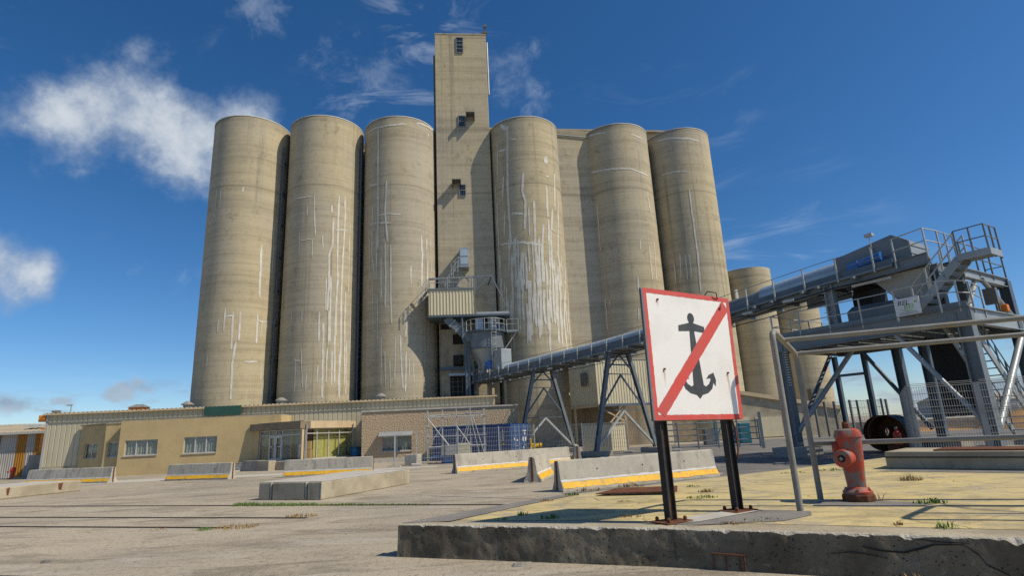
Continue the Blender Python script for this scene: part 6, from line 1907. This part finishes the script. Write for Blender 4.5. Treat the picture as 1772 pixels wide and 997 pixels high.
# big outlet cap facing the camera to the left
dv = Vector((-.55, -.83, 0)).normalized()
c0 = Vector((-.03, -.05, .60))
MB().tube([c0 + dv * .06, c0 + dv * .20], .105, 24).build('outlet', 'hydrant_paint', t, True)
oc = MB().tube([c0 + dv * .201, c0 + dv * .255, c0 + dv * .27], [.125, .125, .112], 28)
oc = oc.build('outlet_cap', 'hydrant_paint', t, True)
MB().tube([c0 + dv * .271, c0 + dv * .276], .05, 20).build('cap_recess', 'dark_hole', oc)
nut = MB().tube([c0 + dv * .277, c0 + dv * .295], .028, 4)
nut.build('cap_nut', 'vent_metal', oc)
d2 = Vector((-.98, .15, 0)).normalized()
c1 = Vector((-.08, .02, .74))
MB().tube([c1 + d2 * .04, c1 + d2 * .10, c1 + d2 * .145], [.075, .085, .07], 16).build('side_outlet', 'hydrant_paint', t, True)

# ------------------------------------------------------------------ steel cover plate, concrete block, weeds
t = thing('cover_plate', 'rusty raised steel plate lying on the yellow floor', 'plate', (2.1, 10.95, PZ), -8)
MB().add([(-.75, -.25, .03), (.65, -.42, .05), (.75, .32, .06), (-.35, .38, .055), (-.75, -.25, .045), (.65, -.42, .066), (.75, .32, .076), (-.35, .38, .07)], [(0, 3, 2, 1), (4, 5, 6, 7), (0, 1, 5, 4), (1, 2, 6, 5), (2, 3, 7, 6), (3, 0, 4, 7)]).build('plate', 'rust', t)
MB().box(-.5, .55, -.2, .25, .002, .03).build('frame', 'grey_concrete', t)

t = thing('concrete_curb_block', 'long low concrete block on the yellow floor behind the hydrant', 'block', (8.15, 13.37, PZ), math.degrees(math.atan2(-1.724, 1.569)))
MB().box(0, 7.5, 0, 1.6, .002, .37).build('body', 'old_concrete', t, bevel=.03)
MB().box(.002, 7.5, -.012, 0, .24, .262).build('seam', 'dark_hole', t)
MB().box(.9, 7.4, .15, 1.3, .372, .40).build('dark_plate', 'rust', t)


def tuft(loc, m, n, h, spread, label, seed, lean=.5, wd=.008):
    rs = random.Random(seed)
    t = thing('weed_tuft', label, 'weed', loc, group='weeds on the quay')
    mb = MB()
    for k in range(max(8, int(n * .75))):
        a = rs.uniform(0, 2 * math.pi)
        r0 = spread * math.sqrt(rs.random())
        bx_, by_ = r0 * math.cos(a), r0 * math.sin(a) * .6
        hh = h * .75 * rs.uniform(.35, 1.0) * (1 - .5 * r0 / max(spread, .01))
        la = rs.uniform(0, 2 * math.pi)
        ll = hh * lean * rs.uniform(.2, 1.3)
        p0 = Vector((bx_, by_, 0))
        p1 = p0 + Vector((math.cos(la) * ll * .35, math.sin(la) * ll * .35, hh * .6))
        p2 = p0 + Vector((math.cos(la) * ll, math.sin(la) * ll, hh))
        s_ = Vector((-math.sin(la), math.cos(la), 0)) * wd * rs.uniform(.6, 1.3)
        mb.add([p0 - s_, p0 + s_, p1 + s_ * .8, p1 - s_ * .8, p2], [(0, 1, 2, 3), (3, 2, 4)])
    mb.build('blades', m, t)['kind'] = 'stuff'
    return t


W = [((.92, 11.1, PZ), 'grass_green', 60, .16, .13, 'green tuft just in front of the left end of the nearest barrier'),
     ((0.0, 8.87, PZ), 'grass_green', 40, .14, .10, 'green tuft on bare yellow floor left of the sign shadow'),
     ((-.3, 8.5, PZ), 'grass_green', 22, .10, .09, 'small green sprout behind the left end of the kerb'),
     ((.36, 8.42, PZ), 'grass_green', 60, .15, .13, 'green tuft growing in the sign shadow'),
     ((1.42, 8.2, PZ), 'grass_dry', 50, .08, .17, 'dark dry tuft at the right edge of the sign shadow'),
     ((2.93, 9.87, PZ), 'grass_green', 110, .10, .26, 'flat green weed patch between the two sign posts'),
     ((3.25, 10.65, PZ), 'grass_dry', 70, .13, .14, 'brown dry tuft behind the sign between the posts'),
     ((1.65, 9.85, PZ), 'grass_straw', 40, .07, .16, 'pale flattened weed below the steel plate'),
     ((1.3, 11.8, PZ), 'grass_dry', 90, .12, .26, 'dry brown weeds left of the rusty plate at the barrier foot'),
     ((2.2, 12.2, PZ), 'grass_dry', 90, .14, .28, 'dry brown weeds behind the rusty plate'),
     ((7.03, 10.92, PZ), 'grass_straw', 160, .22, .22, 'round straw coloured tumbleweed right of the hydrant'),
     ((5.45, 8.15, PZ), 'grass_green', 110, .15, .22, 'green and straw tuft just right of the hydrant shadow bend'),
     ((4.42, 6.42, PZ), 'grass_green', 34, .17, .13, 'leafy green weed at the kerb edge on the right'),
     ((4.1, 6.72, PZ), 'grass_dry', 26, .10, .05, 'single upright brown weed near the kerb on the right'),
     ((2.85, 7.44, PZ), 'grass_green', 60, .06, .30, 'low green weeds along the patch between sign and kerb'),
     ((2.46, 7.30, PZ), 'grass_dry', 60, .06, .16, 'reddish dry weeds behind the kerb edge'),
     ((5.03, 8.55, PZ), 'grass_straw', 9, .38, .04, 'long thin grass stalks beside the hydrant base'),
     ((.42, 10.42, PZ), 'grass_dry', 50, .09, .12, 'orange brown tuft on the coping left of the green tuft'),
     ((7.05, 13.6, PZ), 'grass_green', 70, .12, .3, 'green weeds between hydrant and the long concrete block'),
     ((6.1, 13.4, PZ), 'grass_green', 50, .10, .3, 'green weeds behind the hydrant left of the concrete block'),
     ((3.3, 11.6, PZ), 'grass_green', 40, .09, .14, 'tiny green tuft behind the left sign post'),
     ((-6.32, 12.06, 0), 'grass_green', 110, .12, .24, 'bright green tuft at the end of the nearest rail'),
     ((-5.75, 12.2, 0), 'grass_dry', 220, .16, .45, 'wide brown tuft at the end of the nearest rail'),
     ((-4.9, 13.4, 0), 'grass_dry', 160, .18, .36, 'brown tuft with tall stalks at the end of the middle rail'),
     ((-7.6, 12.45, 0), 'grass_dry', 70, .06, .35, 'thin dry weeds lying along the nearest rail'),
     ((3.75, 6.05, 0), 'grass_dry', 70, .18, .16, 'dry orange grass at the foot of the cracked kerb')]
for i, (l, m, n, h, s, lab) in enumerate(W):
    tuft(l, m, n, h, s, lab, 100 + i, lean=.9 if 'flat' in lab or 'thin' in lab else .6)

# grass growing along the far rail: one mass
mb = MB()
rs = random.Random(3)
for k in range(3200):
    f = rs.random()
    u_ = f ** 1.0
    p = Vector((-7.9, 16.50, 0)).lerp(Vector((-2.2, 14.42, 0)), u_)
    dens = .55 + .45 * noise.noise(Vector((u_ * 9, 0, 0)))
    if rs.random() > (1.15 - u_) * dens + .15:
        continue
    p += Vector((rs.gauss(0, .03), rs.gauss(.05, .10 * (1.1 - u_)), 0))
    h = rs.uniform(.03, .10) * (1.2 - .6 * u_)
    a = rs.uniform(0, 6.28)
    s_ = Vector((math.cos(a), math.sin(a), 0)) * .009
    tip = p + Vector((rs.uniform(-.05, .05), rs.uniform(-.05, .05), h))
    mb.add([p - s_, p + s_, tip], [(0, 1, 2)])
gs = mb.build('rail_grass', 'grass_green')
tag(gs, 'bright green grass strip growing along the far rail', 'grass', kind='stuff')

# loose stones and a broken chip at the kerb
for i, (x, y, z, s, lab) in enumerate(((-.05, 7.62, 0, .09, 'grey concrete splinter lying at the kerb foot'), (-7.3, 9.35, 0, .075, 'small dark stone lying on the near yard'), (1.2, 8.55, PZ, .025, 'tiny pebble on the yellow floor left of the sign'))):
    t = thing('stone', lab, 'stone', (x, y, z), 30 * i)
    mb = MB()
    ico = [(math.cos(a) * s * (1.6 if i == 0 else 1) * random.uniform(.8, 1.2), math.sin(a) * s * .6 * random.uniform(.8, 1.2)) for a in [k * math.pi / 4 for k in range(8)]]
    mb.add([(a, b, .0) for a, b in ico] + [(a * .7, b * .7, s * .5 * random.uniform(.7, 1.2)) for a, b in ico], [tuple(range(7, -1, -1)), tuple(range(8, 16))] + [(k, (k + 1) % 8, 8 + (k + 1) % 8, 8 + k) for k in range(8)])
    mb.build('chip', 'grey_concrete' if i != 1 else 'asphalt', t)

# ------------------------------------------------------------------ right side: welded mesh fence, pipes, far things
mesh_fence('welded_fence', (12.0, 17.83), (13.30, 16.89), .15, 2.35, 'pale welded mesh fence panel in front of the right tower pillar', 'welded mesh fence panels', m='fence_wire', dv=.06, dh=.2, npan=1, post=.08, wr=.007, feet=False, fold=True)
mesh_fence('welded_fence', (13.36, 16.85), (15.6, 15.2), .15, 2.35, 'welded mesh fence panel at the right edge', 'welded mesh fence panels', m='fence_wire', dv=.06, dh=.2, npan=1, post=.08, wr=.007, feet=False, fold=True)
mesh_fence('welded_fence', (11.98, 17.92), (15.9, 24.2), .15, 2.35, 'welded mesh fence seen edge on running away from the corner', 'welded mesh fence panels', m='fence_wire', dv=.06, dh=.2, npan=3, post=.08, wr=.008, feet=False, fold=True)
t = thing('fence_footing', 'low concrete strip under the welded mesh fence', 'footing', (11.95, 17.87, 0), math.degrees(math.atan2(-.94, 1.30)))
MB().box(-.4, 5.6, -.2, .25, 0, .14).build('strip', 'old_concrete', t, bevel=.02)
mb = MB()
rs = random.Random(9)
for k in range(900):
    f = rs.random()
    p = Vector((12.1, 17.7, .1)).lerp(Vector((15.5, 15.2, .1)), f) + Vector((rs.gauss(0, .12), rs.gauss(0, .12), 0))
    h = rs.uniform(.05, .3)
    a = rs.uniform(0, 6.28)
    s_ = Vector((math.cos(a), math.sin(a), 0)) * .012
    mb.add([p - s_, p + s_, p + Vector((rs.uniform(-.1, .1), rs.uniform(-.1, .1), h))], [(0, 1, 2)])
tag(mb.build('fence_weeds', 'grass_green'), 'green weeds along the foot of the welded fence', 'weeds', kind='stuff')

for i, (s_, o_, lab) in enumerate(((2.24, 3.6, 'front black steel pipe section with rusty inside below the tower'), (1.62, 4.45, 'rear black steel pipe section half hidden behind the front one'))):
    x, y = TL[0] + .5424 * s_ + .8401 * o_, TL[1] - .8401 * s_ + .5424 * o_
    t = thing('pipe_section', lab, 'pipe', (x, y, 0), -57 + 8 * i, 'big pipe sections below the tower')
    n = 36
    mb = MB()
    for ra, rb_, nm, m in ((.78, .78, 'outer_wall', 'pipe_black'), (.74, .74, 'inner_wall', 'rust')):
        vs = []
        for yy in (-.35, .55):
            for k in range(n):
                a = 2 * math.pi * k / n
                vs.append((ra * math.cos(a), yy, .80 + ra * math.sin(a)))
        MB().add(vs, [(k, (k + 1) % n, n + (k + 1) % n, n + k) for k in range(n)]).build(nm, m, t, True)
    vs = []
    for ra in (.78, .74):
        for k in range(n):
            a = 2 * math.pi * k / n
            vs.append((ra * math.cos(a), -.35, .80 + ra * math.sin(a)))
    MB().add(vs, [(k, (k + 1) % n, n + (k + 1) % n, n + k) for k in range(n)]).build('rim', 'rust', t)
    # end plate with a round hole
    vs = []
    for k in range(n):
        a = 2 * math.pi * k / n
        vs.append((.739 * math.cos(a), .5, .80 + .739 * math.sin(a)))
    for k in range(n):
        a = 2 * math.pi * k / n
        vs.append((-.22 + .22 * math.cos(a), .5, .86 + .24 * math.sin(a)))
    MB().add(vs, [(k, (k + 1) % n, n + (k + 1) % n, n + k) for k in range(n)]).build('end_plate', 'rust', t)
t = thing('gas_bottle', 'small bright red bottle in front of the big black pipe', 'bottle', (15.75, 24.7, .35), 0)
MB().lathe([(.14, 0), (.15, .05), (.15, .45), (.09, .55), (.05, .56), (.05, .66)], (0, 0), 14).build('body', 'plastic_red', t, True)
MB().lathe([(.06, .661), (.06, .72)], (0, 0), 8).build('valve', 'galvanised', t)
MB().box(-.3, .3, -.3, .3, -.35, -.001).build('plinth', 'rust', t)

# dark fence enclosure behind the tower
for i, (p, q, lab) in enumerate((((22.6, 44.5), (25.0, 46.2), 'dark mesh enclosure panel next to the far silo'), ((25.0, 46.2), (27.5, 44.2), 'dark mesh enclosure panel behind the tower tie beam'), ((24.9, 43.8), (29.3, 46.5), 'dark mesh enclosure panel above the black pipes'))):
    mesh_fence('enclosure_fence', p, q, .2, 2.75, lab, 'dark mesh enclosure', m='frame_dark', dv=.16, dh=.5, npan=2, post=.14, wr=.008, feet=False)

# distant things towards the horizon on the right
for i, (x, y, w, d, h, m, lab) in enumerate(((78, 178, 22, 10, 4, 'shed_white', 'distant pale shed seen below the tower deck'), (130, 175, 26, 12, 4.5, 'shed_grey', 'distant grey shed behind the welded fence'),
                                             (190, 235, 40, 12, 6, 'shed_white', 'distant white warehouse near the right edge'), (95, 290, 30, 10, 5, 'fascia_cream', 'far cream shed on the horizon behind the black pipes'))):
    t = thing('distant_shed', lab, 'building', (x, y, 0), 12)
    MB().box(0, w, 0, d, 0, h).build('wall', m, t)
    MB().add([(-.5, -.5, h + .002), (w + .5, -.5, h + .002), (w + .5, d + .5, h + .002), (-.5, d + .5, h + .002), (-.5, d / 2, h + 2), (w + .5, d / 2, h + 2)], [(0, 1, 5, 4), (2, 3, 4, 5), (1, 2, 5), (3, 0, 4), (0, 3, 2, 1)]).build('roof', 'roof_sheet', t)
    for k in range(int(w / 5)):
        MB().box(1.5 + k * 5, 4 + k * 5, -.06, -.005, .1, h * .6).build('door', 'shed_grey' if m != 'shed_grey' else 'frame_dark', t)
for i, (x, y, r_, h, lab) in enumerate(((43.5, 50.5, 3.6, 1.7, 'brown heap of bulk material behind the right fence'), (36.5, 55.5, 5.0, .45, 'low brown heap behind the middle of the welded fence'))):
    t = thing('bulk_heap', lab, 'heap', (x, y, 0))
    mb = MB()
    n, m_ = 28, 8
    vs = []
    for j in range(m_ + 1):
        f = j / m_
        for k in range(n):
            a = 2 * math.pi * k / n
            rr = r_ * (1 - f) * (1 + .15 * noise.noise(Vector((math.cos(a) * 1.5, math.sin(a) * 1.5, i + f))))
            vs.append((rr * math.cos(a), rr * math.sin(a), h * (f ** .9) + (.08 * noise.noise(Vector((a, f * 4, 2))))))
    mb.add(vs, [(j * n + k, j * n + (k + 1) % n, (j + 1) * n + (k + 1) % n, (j + 1) * n + k) for j in range(m_) for k in range(n)])
    mb.build('heap', 'sand_heap', t, True)
for i, (x, y, h, lab) in enumerate(((36, 78, 6.5, 'thin far lamp mast right of the far silos'), (58, 105, 8, 'far lamp mast below the tower deck'), (95, 110, 9, 'far lamp mast near the right edge'))):
    t = thing('lamp_mast', lab, 'lamp post', (x, y, 0), group='far lamp masts')
    MB().tube([(0, 0, 0), (0, 0, h)], .09, 6).build('pole', 'galvanised', t)
    MB().box(-.9, .9, -.15, .15, h, h + .25).build('lamp_head', 'galvanised', t)
t = thing('white_post', 'pale rounded post standing behind the fence corner', 'post', (19.0, 28.6, 0))
MB().lathe([(.2, 0), (.2, .75), (.12, .95)], (0, 0), 10).build('post', 'shed_white', t, True)
t = thing('low_quay_wall', 'long low concrete wall across the far yard on the right', 'wall', (24, 58, 0), -18)
MB().box(0, 60, 0, .5, 0, 1.0).build('wall', 'old_concrete', t)
